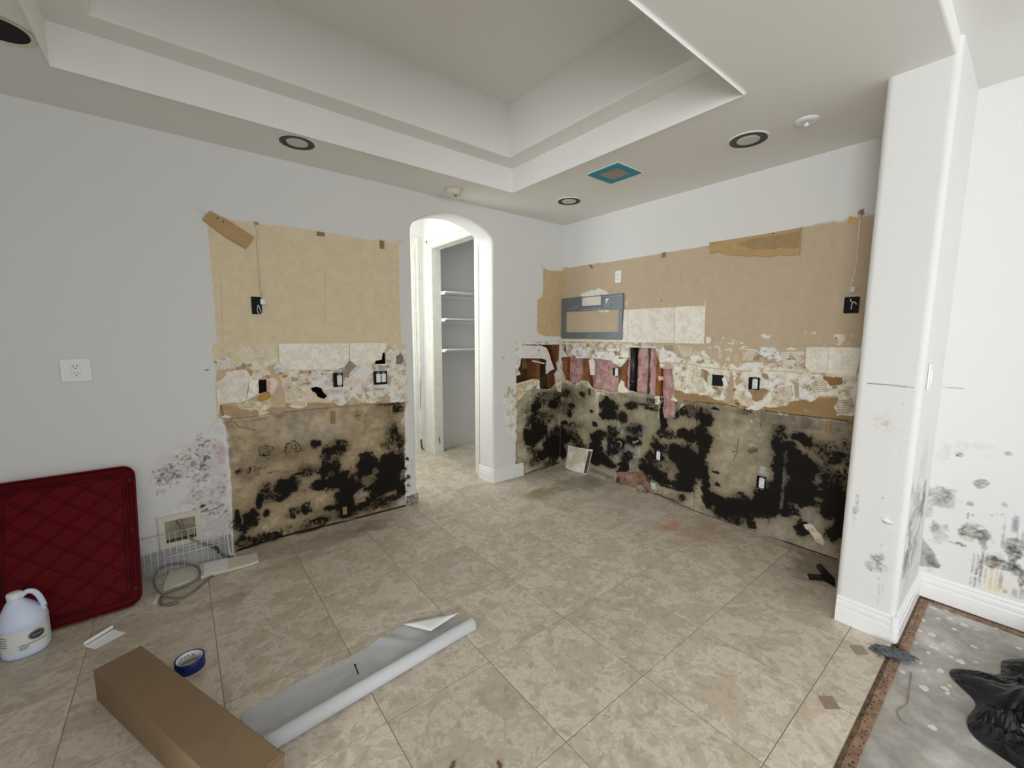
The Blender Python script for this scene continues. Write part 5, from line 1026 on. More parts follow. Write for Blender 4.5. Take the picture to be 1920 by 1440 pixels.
MB().lathe([(0, 0), (.058, 0), (.056, -.004), (.030, -.012), (.022, -.008), (0, -.008)], 32).build('rosette', m_white, t, True); MB().lathe([(0, -.008), (.008, -.01), (.012, -.028), (0, -.031)], 16).build('sprinkler_tip', m_white, t, True)

# ------------------------------------------------------------------ outlets and boxes (built in local XY, facing +Z; placed on a wall)
MA = Matrix(((1, 0, 0), (0, 0, -1), (0, 1, 0))).to_4x4(); MBm = Matrix(((0, 0, -1), (-1, 0, 0), (0, 1, 0))).to_4x4()
def onwall(t, ax, px, py, v=0, off=.0, roll=0):
    q = Vector(hit(px, py, ax, v)); q[ax] -= off; t.matrix_world = Matrix.Translation(q)@(MA if ax == 1 else MBm)@Matrix.Rotation(roll, 4, 'Z'); return t
def receptacle(par, x=0, y=0, z=0, s=1):
    rc_ = MB().prism(rrect(.034*s, .070*s, .004, 3, x, y), z, z+.006).bevel(.001, 1).build('receptacle', m_white, par)
    mb = MB()
    for dy in (-.019, .019):
        mb.box((x-.0085, y+dy-.001, z+.006), (x-.006, y+dy+.008, z+.0066)).box((x+.006, y+dy-.001, z+.006), (x+.0085, y+dy+.008, z+.0066)); mb.prism([(x+.003*math.cos(a), y+dy-.008+.003*math.sin(a)) for a in np.linspace(0, 6.28, 8, endpoint=False)], z+.006, z+.0066)
    mb.build('socket_slots', m_slot, rc_, kind='stuff')
def outlet(ax, px, py, label, plate=None, box=(.055, .10), dx=.006, roll=0, yoke=True, grp=None):
    t = thing('outlet', label, 'outlet', group=grp); onwall(t, ax, px, py, 0, .004 if plate else .0085, roll)
    if plate: MB().prism(rrect(plate[0], plate[1], .004, 3), -.002, .005).bevel(.002, 2).build('cover_plate', m_white, t); receptacle(t, 0, 0, .004)
    else:
        w_, h_ = box; MB().ring(rrect(w_, h_, .004, 2), rrect(w_-.006, h_-.006, .003, 2), -.003, .006).build('junction_box', m_black, t); MB().prism(rrect(w_-.006, h_-.006, .003, 2), -.003, -.001).build('box_interior', m_dark, t)
        receptacle(t, dx, -.002, .003)
        if yoke: MB().box((dx-.011, .036, .004), (dx+.011, .048, .0055)).build('yoke', m_steel, t); MB().box((dx-.011, -.05, .004), (dx+.011, -.038, .0055)).build('yoke', m_steel, t)
    return t
outlet(1, 143, 694, 'white duplex outlet with wide square cover plate on the plain left wall', (.115, .118))
outlet(0, 1160, 519, 'white duplex outlet with cover plate on the tan upper right wall', (.066, .108))
outlet(1, 633, 712, 'uncovered white outlet in a black box on the left stripped wall', box=(.068, .105), dx=.010)
outlet(0, 1156, 697, 'small uncovered outlet beside the pink insulation opening', box=(.060, .075), dx=.012)
outlet(0, 1415, 719, 'uncovered white outlet in a black box in the right thinset band', box=(.072, .088), dx=.008)
outlet(0, 1235, 853, 'narrow white outlet low on the mouldy board near the drain stub', box=(.062, .092), dx=.006)
outlet(0, 1428, 904, 'white outlet in black box low on the mouldy right wall near the floor', box=(.058, .090))
t = thing('light_switch_pair', 'two white rocker switches in a black box beside the arch', 'switch'); onwall(t, 1, 712, 708, 0, .0085)
MB().ring(rrect(.105, .105, .004, 2), rrect(.097, .097, .003, 2), -.003, .010).build('junction_box', m_black, t); MB().prism(rrect(.097, .097, .003, 2), -.003, -.001).build('box_interior', m_dark, t)
for dx in (-.016, .026): MB().prism(rrect(.034, .066, .003, 2, dx, -.002), .002, .010).bevel(.001, 1).build('rocker_switch', m_white, t); MB().box((dx-.01, .034, .003), (dx+.01, .050, .005)).build('yoke', m_steel, t)
t = thing('junction_box', 'empty dark junction box cut in the left thinset band', 'junction box'); onwall(t, 1, 492, 724, 0, -.012)
MB().ring(rrect(.066, .10, .004, 2), rrect(.058, .092, .003, 2), -.04, .0).build('box_wall', m_black, t); MB().prism(rrect(.06, .094, .003, 2), -.042, -.038).build('box_interior', m_dark, t)
t = thing('junction_box', 'black box with tan and grey side plates in the right thinset band', 'junction box'); onwall(t, 0, 1346, 713, 0, .0085)
MB().ring(rrect(.085, .085, .004, 2), rrect(.077, .077, .003, 2), -.003, .006).build('box_wall', m_black, t); MB().prism(rrect(.077, .077, .003, 2), -.003, -.001).build('box_interior', m_dark, t)
MB().prism(rrect(.036, .075, .002, 2, -.056, -.002), .0, .008).bevel(.001, 1).build('side_plate', m_beige, t, label='tan side plate'); o = MB().prism(rrect(.032, .062, .002, 2), .0, .008).bevel(.001, 1).build('side_plate', m_white, t, label='pale grey side plate'); o.location = (.060, -.004, 0); o.rotation_euler = (0, 0, .3)
# black box + cable, left upper
def loose_box(ax, px, py, label, w_, h_):
    t = thing('junction_box', label, 'junction box'); onwall(t, ax, px, py, 0, .003)
    MB().ring(rrect(w_, h_, .004, 2), rrect(w_-.006, h_-.006, .003, 2), -.003, .003).build('box_wall', m_black, t); MB().prism(rrect(w_-.006, h_-.006, .003, 2), -.003, -.001).build('box_interior', m_dark, t); return t
loose_box(1, 481, 573, 'black junction box on the tan left wall below the hanging cable', .058, .112); loose_box(0, 1597, 572, 'black junction box on the tan right wall beside the pillar', .074, .098)
def cable(name, ax, pts, r, label, mt=m_cable, off=.012, plug=None):
    P = []
    for q in pts: p = hit(q[0], q[1], ax, 0); p[ax] = -(q[2] if len(q) > 2 else off); P.append(p)
    t = thing(name, label, 'cable', tuple(P[0])); inv = Matrix.Translation(-Vector(P[0]))
    MB().tube(spline(P, 7), r, 8).xf(inv).build('cord', mt, t, True)
    if plug:
        q = hit(plug[0], plug[1], ax, 0); mb = MB().box((-.014, -.018, 0), (.014, .018, .022)).bevel(.005, 2).xf((Matrix.Translation(Vector(q))@(MA if ax == 1 else MBm))); mb.xf(inv).build('wire_connector', m_white if plug[2] else m_beige, t, True)
    return t
cable('hanging_cable', 1, [(477, 424, .004), (480, 428, .016), (484, 440, .02), (482, 460, .014), (484, 480), (486, 500), (487, 520), (489, 540), (492, 556, .018)], .0035, 'thin cream cable hanging down the tan left wall', plug=(492, 566, 1))
cable('hanging_cable', 1, [(492, 556, .018), (497, 566, .016), (498, 578, .014), (494, 588), (486, 590), (482, 582), (484, 572, .01), (487, 580), (490, 588), (496, 586)], .0022, 'looped white wires at the left black junction box', m_white)
cable('hanging_cable', 0, [(1612, 401, .006), (1614, 408, .016), (1611, 440, .012), (1609, 470), (1606, 500), (1600, 525), (1598, 537)], .0035, 'cream cable hanging beside the pillar on the right wall', plug=(1600, 543, 0))
cable('hanging_cable', 0, [(1596, 560), (1597, 566), (1604, 567), (1607, 571), (1602, 566), (1598, 572), (1597, 580)], .0025, 'short wires poking out of the right black junction box', m_cable)

# wood strips on walls
def strip_on_wall(ax, pts, mt, label, cat, name, th=.018, holes=(), off=.0):
    t = thing(name, label, cat, tuple(hit(*pts[0], ax, 0))); t.location[ax] = -off
    bm = bmesh.new(); vs = []
    for p in pts:
        q = hit(p[0], p[1], ax, 0); q[ax] = -off-.0005; vs.append(bm.verts.new(q))
    f = bm.faces.new(vs); r = bmesh.ops.extrude_face_region(bm, geom=[f]); d = Vector((0, 0, 0)); d[ax] = -th
    bmesh.ops.translate(bm, verts=[v for v in r['geom'] if isinstance(v, bmesh.types.BMVert)], vec=d); mb = MB(); mb.bm.free(); mb.bm = bm
    mb.bevel(.0015, 1).xf(Matrix.Translation(-t.location)).build('board', mt, t)
    for h in holes:
        q = hit(h[0], h[1], ax, -off-th-.0005); mb = MB().lathe([(0, .002), (.004, .0015), (.0045, 0), (0, 0)], 10).xf(Matrix.Translation(Vector(q))@(MA if ax == 1 else MBm)).xf(Matrix.Translation(-t.location)); mb.build('screw', m_slot, t)
    return t
strip_on_wall(1, [(394, 396), (409, 405), (425, 412), (475, 445), (473, 452), (460, 467), (420, 443), (380, 413), (385, 404)], m_stripe, 'tan wooden cleat hanging diagonally at the top left of the stripped wall', 'wood strip', 'wall_cleat', .016, [(408, 409), (419, 416)])
zz = [(1331, 455), (1360, 451), (1430, 440), (1503, 427), (1502, 450), (1500, 478), (1488, 479), (1470, 480), (1462, 478), (1450, 481), (1435, 482), (1420, 480), (1400, 481), (1385, 479), (1370, 479), (1355, 475), (1345, 472), (1340, 475), (1332, 476)]
t = strip_on_wall(0, zz, m_stripe, 'torn tan wooden cleat on the upper right wall', 'wood strip', 'wall_cleat', .010, [(1339, 457), (1450, 438)])
m_torn = mat('torn_fibre_face', (164, 138, 98), .9, noise=.08, nscale=30, bump=.3)
bm = bmesh.new(); vs = []
for p in [(1386, 457), (1404, 450), (1450, 443), (1500, 434), (1500, 464), (1480, 466), (1465, 464), (1450, 467), (1436, 466), (1420, 468), (1404, 465), (1392, 461)]:
    q = hit(p[0], p[1], 0, 0); q[0] = -.0115; vs.append(bm.verts.new(Vector(q)-t.location))
f = bm.faces.new(vs); r = bmesh.ops.extrude_face_region(bm, geom=[f]); bmesh.ops.translate(bm, verts=[v for v in r['geom'] if isinstance(v, bmesh.types.BMVert)], vec=(-.0025, 0, 0)); me = bpy.data.meshes.new('t'); bm.to_mesh(me); bm.free(); link('torn_layer', me, m_torn, t)

# grey metal mounting bracket on the right wall
c = [hit(x, y, 0, 0) for x, y in ((1057, 560), (1169, 550), (1166, 635), (1055, 634))]
t = thing('mounting_bracket', 'grey perforated metal mounting plate with a large rectangular window', 'bracket', (-.012, float(c[3][1]), float(c[3][2])))
wB = abs(c[0][1]-c[2][1]); hB = 0.405; 
def BX(px, py): p = hit(px, py, 0, -.016); return (-(p[1]-t.location[1]), p[2]-t.location[2])
o_ = [BX(1057, 559.5), BX(1169, 550), BX(1166, 635), BX(1055, 634)]; ow = o_[1][0]; oh = (o_[0][1]+o_[1][1])/2
iw0, iw1 = BX(1061, 590)[0], BX(1160, 590)[0]; ih0, ih1 = BX(1110, 623)[1], BX(1110, 582)[1]; jw0, jw1 = BX(1090, 570)[0], BX(1127, 570)[0]; jh0, jh1 = BX(1108, 573)[1], BX(1108, 556)[1]
mb = MB(); th = .004
mb.box((0, 0, 0), (ow, ih0, th)).box((0, ih0, 0), (iw0, ih1, th)).box((iw1, ih0, 0), (ow, ih1, th)).box((0, ih1, 0), (ow, jh0, th)).box((0, jh0, 0), (jw0, oh, th)).box((jw1, jh0, 0), (ow, oh, th)).box((jw0, jh1, 0), (jw1, oh, th))
mb.box((0, -.0, 0), (ow, .012, .012)).box((0, oh-.006, 0), (ow, oh, .010)).box((0, 0, 0), (.006, oh, .010)).box((ow-.006, 0, 0), (ow, oh, .010))
mb.box((jw0-.012, jh0-.01, th), (jw1+.012, jh0, .010)).box((jw0-.012, jh0, th), (jw0, jh1+.01, .010)).box((jw1, jh0, th), (jw1+.012, jh1+.01, .010))
frame_m = Matrix(((0, 0, -1), (-1, 0, 0), (0, 1, 0))).to_4x4()
mb.bevel(.0008, 1).xf(frame_m).build('plate', m_steel, t)
mb = MB()
hol = [(.02, oh-.03), (.06, oh-.025), (.09, oh-.03), (.12, oh-.025)]+[(ow-.03-.035*k, oh-.02) for k in range(4)]+[(.1+.018*k, ih1+.03+.006*(k % 2)) for k in range(4)]+[(jw1+.03+.018*(k % 4), ih1+.03+.018*(k//4)) for k in range(12)]+[(jw0-.10+.018*(k % 4), ih1+.035+.018*(k//4)) for k in range(8)]+[(ow*.5+.012*k, ih1+.012) for k in range(-11, 12)]+[(ow*.5+.012*k, .022) for k in range(-2, 3)]
for hx, hy in hol: mb.lathe([(0, th+.0006), (.0028, th+.0006), (.0028, th-.0005)], 8, hx, hy)
mb.xf(frame_m).build('punched_holes', m_gyp, t, kind='stuff')
MB().prism([(jw1+.055, ih1+.10), (jw1+.095, ih1+.105), (jw1+.07, ih1+.075), (jw1+.06, ih1+.05)], th, th+.002).xf(frame_m).build('paint_chip', m_trim, t)

# drain stub and valve low on the right wall
q = hit(1164, 832, 0, 0)
t = thing('drain_stub', 'short black drain pipe stub sticking out of the mouldy right wall', 'pipe', tuple(q))
MB().tube([(0, 0, 0), (-.12, .02, -.012)], .022, 18).build('pipe', m_abs, t, True); MB().tube([(-.012, .002, -.001), (-.02, .003, -.002)], .034, 20).build('escutcheon', m_grey, t, True); MB().tube([(-.10, .0167, -.01), (-.125, .021, -.0125)], .027, 18).build('pipe_collar', m_abs, t, True)
q = hit(1195, 828, 0, 0)
t = thing('water_valve', 'corroded water valve right of the black drain stub', 'valve', tuple(q))
MB().tube([(0, 0, 0), (-.05, 0, 0)], .010, 12).build('valve_body', m_steel, t, True); MB().tube([(-.03, 0, 0), (-.03, -.028, .018)], .007, 10).build('valve_spout', m_grille, t, True); MB().tube([(-.05, 0, 0), (-.058, 0, 0)], .017, 14).build('valve_handle', m_steel, t, True)
# switch plate on the pillar side
q = hit(1741, 706, 1, SY1); t = thing('light_switch', 'white wall switch on the side of the pillar', 'switch', (q[0], SY1, q[2])); t.matrix_world = Matrix.Translation((q[0], SY1-.001, q[2]))@MA
MB().prism(rrect(.075, .118, .004, 3), 0, .006).bevel(.002, 2).build('cover_plate', m_white, t); o = MB().prism(rrect(.03, .062, .002, 2), .006, .011).bevel(.001, 1).build('rocker_switch', m_white, t)
# ------------------------------------------------------------------ leaning drywall scrap by the corner
q4 = [np.array([*FL(1061, 879), .0]), np.array([*FL(1101, 890), .0]), hit(1112, 843, 0, -.02), hit(1067, 835, 0, -.02)]
t = thing('drywall_scrap', 'square scrap of torn drywall leaning in the mouldy corner', 'drywall scrap', tuple(q4[0]))
def onq(u, v, o=0):
    p = (q4[0]*(1-u)+q4[1]*u)*(1-v)+(q4[3]*(1-u)+q4[2]*u)*v; return Vector(p-q4[0])+nq*o
nq = Vector(q4[1]-q4[0]).cross(Vector(q4[3]-q4[0])).normalized()
if nq.x > 0: nq = -nq
def qslab(name, uv, o0, o1, mt):
    mb = MB(); a_ = [mb.bm.verts.new(onq(u, v, o0)) for u, v in uv]; b_ = [mb.bm.verts.new(onq(u, v, o1)) for u, v in uv]; n = len(uv)
    mb.bm.faces.new(a_); mb.bm.faces.new(b_)
    for k in range(n): mb.bm.faces.new((a_[k], a_[(k+1) % n], b_[(k+1) % n], b_[k]))
    return mb.build(name, mt, t)
qslab('gypsum_board', [(0, .05), (.2, .02), (.5, .0), (.8, .02), (1, 0), (1, .3), (1, .6), (1, 1), (.5, .98), (0, 1), (.01, .5)], .0, .012, m_gyp)
qslab('torn_paper', [(.05, .2), (.2, .1), (.4, .16), (.45, .3), (.6, .36), (.72, .5), (.85, .42), (.80, .95), (.05, .96)], .012, .0135, mat('torn_facing', (214, 204, 184), .8, col2=(190, 178, 158), nscale=30))
qslab('brown_paper_edge', [(.86, .06), (.99, .04), (.99, .93), (.86, .93)], .012, .013, m_backing)
# ------------------------------------------------------------------ red storage lid leaning on the left wall
lw, lh = .545, .745; lean = math.atan2(.30, .675)
t = thing('storage_lid', 'large dark red plastic storage bin lid leaning against the left wall', 'storage lid', (-3.733, -.325, .003), (math.pi/2-lean, 0, 0))
def oy(p): return [(x, y+lh/2) for x, y in p]
MB().prism(oy(rrect(lw-.01, lh-.01, .05, 8)), -.004, .0).build('lid_panel', m_red, t)
MB().ring(oy(rrect(lw, lh, .055, 8)), oy(rrect(lw-.018, lh-.018, .047, 8)), -.010, .028).bevel(.003, 2).build('outer_rim', m_red, t, True)
MB().ring(oy(rrect(lw-.062, lh-.062, .04, 8)), oy(rrect(lw-.078, lh-.078, .034, 8)), .0, .018).bevel(.003, 2).build('inner_rim', m_red, t, True)
MB().prism(oy(rrect(lw-.118, lh-.118, .025, 6)), .0, .007).bevel(.002, 1).build('raised_panel', m_red, t)
def clip(p, q, x0, x1, y0, y1):
    t0, t1 = 0., 1.; d = (q[0]-p[0], q[1]-p[1])
    for s_, e_ in ((-d[0], p[0]-x0), (d[0], x1-p[0]), (-d[1], p[1]-y0), (d[1], y1-p[1])):
        if s_ == 0:
            if e_ < 0: return None
        else:
            r = e_/s_
            if s_ < 0: t0 = max(t0, r)
            else: t1 = min(t1, r)
    if t0 >= t1: return None
    return (p[0]+d[0]*t0, p[1]+d[1]*t0), (p[0]+d[0]*t1, p[1]+d[1]*t1)
x0, x1, y0, y1 = -lw/2+.065, lw/2-.065, .065, lh-.065
for sgn in (1, -1):
    for k in range(-8, 12):
        c0 = k*.12; p = (-1, c0-sgn*.85*1); q = (1, c0+sgn*.85*1)
        for off in (-.008, .008):
            r = clip((p[0], p[1]+off), (q[0], q[1]+off), x0, x1, y0, y1)
            if r and math.dist(*r) > .03: MB().tube([(*r[0], .0072), (*r[1], .0072)], .0022, 5).build('rib', m_reddk if off < 0 else m_red, t)  # one rib of each pair is darker, groove shade painted in
for (cx, cy, w_, h_) in ((-.06, lh-.052, .12, .020), (.17, lh-.055, .06, .02), (-.2, lh-.055, .05, .03), (lw/2-.054, lh*.80, .022, .07), (lw/2-.054, lh*.50, .022, .14), (lw/2-.054, lh*.22, .022, .07), (-lw/2+.054, lh*.72, .022, .08), (-lw/2+.054, lh*.35, .022, .16), (.02, .052, .13, .018), (.2, .06, .04, .03)):
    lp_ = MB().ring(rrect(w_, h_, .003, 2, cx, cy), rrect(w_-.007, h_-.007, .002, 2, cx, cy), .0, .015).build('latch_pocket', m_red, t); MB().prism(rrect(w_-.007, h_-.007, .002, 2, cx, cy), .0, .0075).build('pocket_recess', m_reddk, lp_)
for (cx, cy) in ((lw/2-.028, lh*.53), (-lw/2+.028, lh*.36), (lw/2-.026, lh-.08), (lw/2-.026, .08)): MB().prism([(cx+.006*math.cos(a), cy+.009*math.sin(a)) for a in np.linspace(0, 6.283, 12, endpoint=False)], 0, .002).build('rim_hole', m_slot, t)
# ------------------------------------------------------------------ white jug
jx, jy = FL(52, 1219)
t = thing('jug', 'white plastic gallon jug with a printed label, in front of the red lid', 'jug', (jx, jy, 0), (0, 0, math.radians(2)))
def sup(r, z, n=40, e=3.0, sx=1, sy=1, cx=0):
    out = []
    for k in range(n):
        a = 2*math.pi*k/n; c, s = math.cos(a), math.sin(a); rr = r/((abs(c)**e+abs(s)**e)**(1/e)) if e else r
        out.append((cx+sx*rr*c, sy*rr*s, z))
    return out
def loft(secs, caps=True):
    mb = MB(); rows = [[mb.bm.verts.new(p) for p in s_] for s_ in secs]; n = len(rows[0])
    for a_, b_ in zip(rows[:-1], rows[1:]):
        for k in range(n): mb.bm.faces.new((a_[k], a_[(k+1) % n], b_[(k+1) % n], b_[k]))
    if caps: mb.bm.faces.new(rows[0][::-1]); mb.bm.faces.new(rows[-1])
    return mb
prof = [(.060, 0, 2.4, 0), (.068, .006, 2.4, 0), (.074, .014, 2.5, 0), (.0755, .03, 2.5, 0), (.0745, .036, 2.5, 0), (.0745, .135, 2.5, 0), (.076, .142, 2.5, 0), (.0755, .155, 2.5, 0), (.070, .175, 2.4, -.002), (.058, .200, 2.3, -.006), (.045, .222, 2.2, -.010), (.033, .240, 2.1, -.014), (.024, .252, 2.0, -.016), (.021, .262, 2.0, -.016)]
loft([sup(r, z, 44, e, 1, 1, cx) for r, z, e, cx in prof]).build('bottle', m_jug, t, True)
MB().lathe([(.0, .260), (.024, .260), (.0245, .262), (.0245, .282), (.023, .285), (0, .285)], 32, -.016, 0).build('cap', m_white, t, True)
MB().tube(spline([(-.002, 0, .258), (.020, 0, .276), (.040, 0, .270), (.054, 0, .245), (.062, 0, .215), (.066, 0, .190), (.060, 0, .172)], 6), .0105, 14).build('handle', m_jug, t, True)
loft([[(x*1.012, y*1.012, z) for x, y, z in sup(.0745, z, 44, 2.5)] for z in (.038, .133)], False).build('label', m_label, t, True)
# printed marks follow the label's curve; facing direction phi in local frame
def onlabel(phi, z, out=1.022, e=2.5, r=.0745):
    c, s = math.cos(phi), math.sin(phi); rr = r*out/((abs(c)**e+abs(s)**e)**(1/e)); return (rr*c, rr*s, z)
lp = math.atan2(CAM[1]-jy, CAM[0]-jx)-t.rotation_euler[2]
def lmark(name, f0, f1, z0, z1, mt, nn=8, out=1.024):
    bm = bmesh.new(); rows = [[bm.verts.new(onlabel(lp+f0+(f1-f0)*k/nn, z, out)) for k in range(nn+1)] for z in (z0, z1)]
    for k in range(nn): bm.faces.new((rows[0][k], rows[0][k+1], rows[1][k+1], rows[1][k]))
    bmesh.ops.solidify(bm, geom=bm.faces, thickness=.0004); me = bpy.data.meshes.new(name); bm.to_mesh(me); bm.free(); return link(name, me, mt, t)
def loval(name, fc, zc, fa, za, mt, out):
    bm = bmesh.new(); c_ = bm.verts.new(onlabel(lp+fc, zc, out)); n = 28; rings = []
    for q in (.35, .7, 1): rings.append([bm.verts.new(onlabel(lp+fc+fa*q*math.cos(a), zc+za*q*math.sin(a), out)) for a in np.linspace(0, 2*math.pi, n, endpoint=False)])
    for k in range(n): bm.faces.new((c_, rings[0][k], rings[0][(k+1) % n]))
    for A_, B_ in zip(rings[:-1], rings[1:]):
        for k in range(n): bm.faces.new((A_[k], B_[k], B_[(k+1) % n], A_[(k+1) % n]))
    me = bpy.data.meshes.new(name); bm.to_mesh(me); bm.free(); return link(name, me, mt, t)
loval('label_emblem', .42, .098, .34, .021, m_ink, 1.026); loval('emblem_border', .42, .098, .31, .0185, m_inkg, 1.029); loval('emblem_centre', .42, .098, .285, .0165, m_ink, 1.032)
lmark('emblem_lettering', .22, .60, .095, .102, m_inkg, out=1.036); lmark('label_title', .30, .62, .123, .1255, m_inkg)
lmark('label_rule', -.35, .85, .066, .0685, m_ink, 14)
for k in range(3): lmark('label_print', -.30, .1-.05*k, .058-.006*k, .061-.006*k, m_inkg)
for k in range(5): lmark('label_print', -1.15, -.75, .115-.011*k, .119-.011*k, mat('faded_ink', (176, 180, 178), .5) if k == 0 else bpy.data.materials['faded_ink'])
# ------------------------------------------------------------------ recessed supply box in the left wall, hose, wire rack, plastic strips
q = [hit(x, y, 1, 0) for x, y in ((294, 972), (375, 953), (380, 1012), (301, 1031))]
x0, x1 = (q[0][0]+q[3][0])/2, (q[1][0]+q[2][0])/2; z1_ = (q[0][2]+q[1][2])/2; z0_ = (q[2][2]+q[3][2])/2
t = thing('supply_box', 'cream square plastic supply box frame low on the left wall', 'supply box', (x0, -.002, z0_)); W_w, W_h = x1-x0, z1_-z0_
MB().ring([(0, 0), (W_w, 0), (W_w, W_h), (0, W_h)], [(.032, .034), (W_w-.030, .034), (W_w-.030, W_h-.034), (.032, W_h-.034)], 0, .012).bevel(.002, 1).xf(MA).build('flange', m_beige, t)
MB().box((.032, .034, 0), (W_w-.030, W_h-.034, .0015)).xf(MA).build('recess', mat('mottled_recess', (152, 146, 128), .8, noise=.25, nscale=14), t)  # mottled darker beige plate inside the flange
MB().box((.032, .034, .0015), (W_w-.030, .052, .004)).xf(MA).build('recess_sill', mat('dark_brown_sill', (70, 58, 44), .8, noise=.3, nscale=40), t)  # dark brown mottled strip along the bottom of the recess
MB().tube([(W_w*.48, -.012, W_h*.70), (W_w*.48, -.012, W_h*.84)], .011, 12).build('valve', m_brownstone, t, True)
def floorpath(pts): return [(*FL(x, y, z), z) for x, y, z in pts]
Pp = [tuple(hit(339, 975, 1, -.014)), tuple(hit(341, 990, 1, -.025)), tuple(hit(350, 1004, 1, -.04)), tuple(hit(372, 1017, 1, -.05)), tuple(hit(398, 1024, 1, -.05)), tuple(hit(412, 1036, 1, -.055))]+floorpath([(418, 1040, .012), (438, 1046, .008), (450, 1049, .007)])
MB().tube(spline(Pp, 8), .0065, 10).xf(Matrix.Translation(-Vector(t.location))).build('hose', m_grey, t, True, label='grey braided hose running to the floor')
MB().tube([Pp[4], tuple(hit(407, 1029, 1, -.053)), Pp[5]], .0095, 10).xf(Matrix.Translation(-Vector(t.location))).build('hose_end', m_slot, t, True)
Pp = floorpath([(400, 1080, .006), (390, 1085, .007), (378, 1096, .008), (360, 1110, .012), (335, 1121, .014), (308, 1117, .02), (290, 1098, .03), (292, 1076, .04), (312, 1062, .05), (340, 1057, .05), (366, 1061, .04), (375, 1073, .03), (368, 1088, .022), (350, 1096, .018), (330, 1104, .014), (310, 1112, .010), (300, 1124, .008), (304, 1132, .007), (318, 1133, .007), (336, 1129, .007)])
t = thing('hose_coil', 'loose coil of grey tubing on the floor by the red lid', 'hose', Pp[0]); MB().tube(spline(Pp, 7), .0062, 10).xf(Matrix.Translation(-Vector(Pp[0]))).build('tube', m_grey, t, True)
# wire rack leaning on the wall
rx0, rx1, zt = -3.50, -3.035, .275
t = thing('wire_rack', 'white coated wire shelf standing on edge against the left wall', 'wire rack', (rx0, -.10, .004)); RW = rx1-rx0
def wy(z): return .055*z/zt
mb = MB()
MB().tube([(0, wy(zt-.03), zt-.03), (RW-.06, wy(zt-.03), zt-.03), (RW-.03, wy(zt-.01), zt), (RW-.008, wy(zt), zt+.012)], .0020, 6).build('top_wire', m_wire, t, True)
MB().tube([(0, -.006, .004), (RW, -.006, .004)], .0022, 6).build('bottom_wire', m_wire, t, True)
MB().tube([(0, wy(.11), .11), (RW-.03, wy(.11), .11)], .002, 6).build('cross_wire', m_wire, t, True); MB().tube([(0, wy(.15), .15), (RW-.03, wy(.15), .15)], .0016, 6).build('cross_wire', m_wire, t, True)
for k in range(15): x = .012+k*(RW-.05)/14; MB().tube([(x, -.002, .004), (x, wy(.13)-.004, .13), (x, wy(zt-.03)-.003, zt-.03)], .0014, 6).build('upright_wire', m_wire, t, True)
MB().tube(spline([(RW-.035, wy(zt), zt-.008), (RW-.018, wy(zt), zt+.012), (RW, wy(zt), zt+.012), (RW+.004, wy(zt), zt-.03), (RW+.002, wy(zt), zt-.052), (RW-.02, wy(.2), zt-.06), (RW-.022, wy(.1), .10), (RW-.016, wy(.03), .035), (RW+.004, 0, .032), (RW+.008, 0, .004)], 5), .0032, 8).build('end_wire', m_wire, t, True)
MB().tube(spline([(RW-.012, wy(zt), zt+.004), (RW-.016, wy(zt), zt-.008), (RW-.006, wy(zt), zt-.012), (RW-.002, wy(zt), zt-.002), (RW-.010, wy(zt), zt+.006)], 5), .0022, 8).build('hook_wire', m_wire, t, True)
def floor_slab(name, pts, z0, z1, mt, label, cat, part='sheet'):
    P0 = [FL(x, y, z1) for x, y in pts]; cx = sum(p[0] for p in P0)/len(P0); cy = sum(p[1] for p in P0)/len(P0)
    t = thing(name, label, cat, (cx, cy, z0)); MB().prism([(p[0]-cx, p[1]-cy) for p in P0], 0, z1-z0).bevel(.0012, 1).build(part, mt, t); return t
t = floor_slab('plastic_trim_strip', [(374, 1058), (430, 1046), (482, 1036), (485, 1050), (470, 1056), (376, 1081)], .002, .020, m_beige, 'long cream plastic strip lying in front of the wire rack', 'plastic strip')
P0 = [FL(x, y, .0215) for x, y in ((382, 1056), (427, 1046), (427, 1069), (382, 1077))]; MB().prism([(p[0]-t.location[0], p[1]-t.location[1]) for p in P0], .0165, .0200).bevel(.0008, 1).build('white_insert', m_white, t, label='bright white insert with two screw holes')
for px, py in ((388, 1066), (420, 1060)):
    a, b = FL(px, py, .023); MB().lathe([(0, .0206), (.003, .0206), (.003, .020)], 8, a-t.location[0], b-t.location[1]).build('screw_hole', m_slot, t)
floor_slab('cream_panel', [(318, 1069), (372, 1060), (376, 1078), (360, 1090), (330, 1094), (322, 1106), (306, 1108), (306, 1098)], .002, .012, m_beige, 'short cream plastic plate under the tubing coil', 'plastic plate')
floor_slab('white_paper_scrap', [(320, 1102), (334, 1094), (360, 1087), (349, 1099)], .0125, .0138, m_white, 'pointed white scrap on top of the cream plate', 'paper scrap'); floor_slab('white_paper_scrap', [(285, 1133), (297, 1110), (330, 1100), (318, 1108), (300, 1118), (292, 1133)], .001, .0025, m_white, 'folded white scrap between tubing coil and red lid', 'paper scrap')
# ------------------------------------------------------------------ white card with raised edges
t = floor_slab('white_card', [(158, 1212), (212, 1180), (235, 1186), (178, 1217)], .001, .004, m_paper, 'narrow white bent card on the tiles right of the jug', 'card')
a = FL(158, 1212); b = FL(212, 1179); d = Vector((b[0]-a[0], b[1]-a[1], 0)).normalized(); n = Vector((-d.y, d.x, 0)); cx, cy = t.location[0], t.location[1]
L_ = math.dist(a, b); MB().box((0, -.001, 0), (L_, .001, .016)).xf(Matrix.Translation((a[0]-cx, a[1]-cy, .003))@Matrix.Rotation(math.atan2(d.y, d.x), 4, 'Z')).build('raised_edge', m_paper, t)
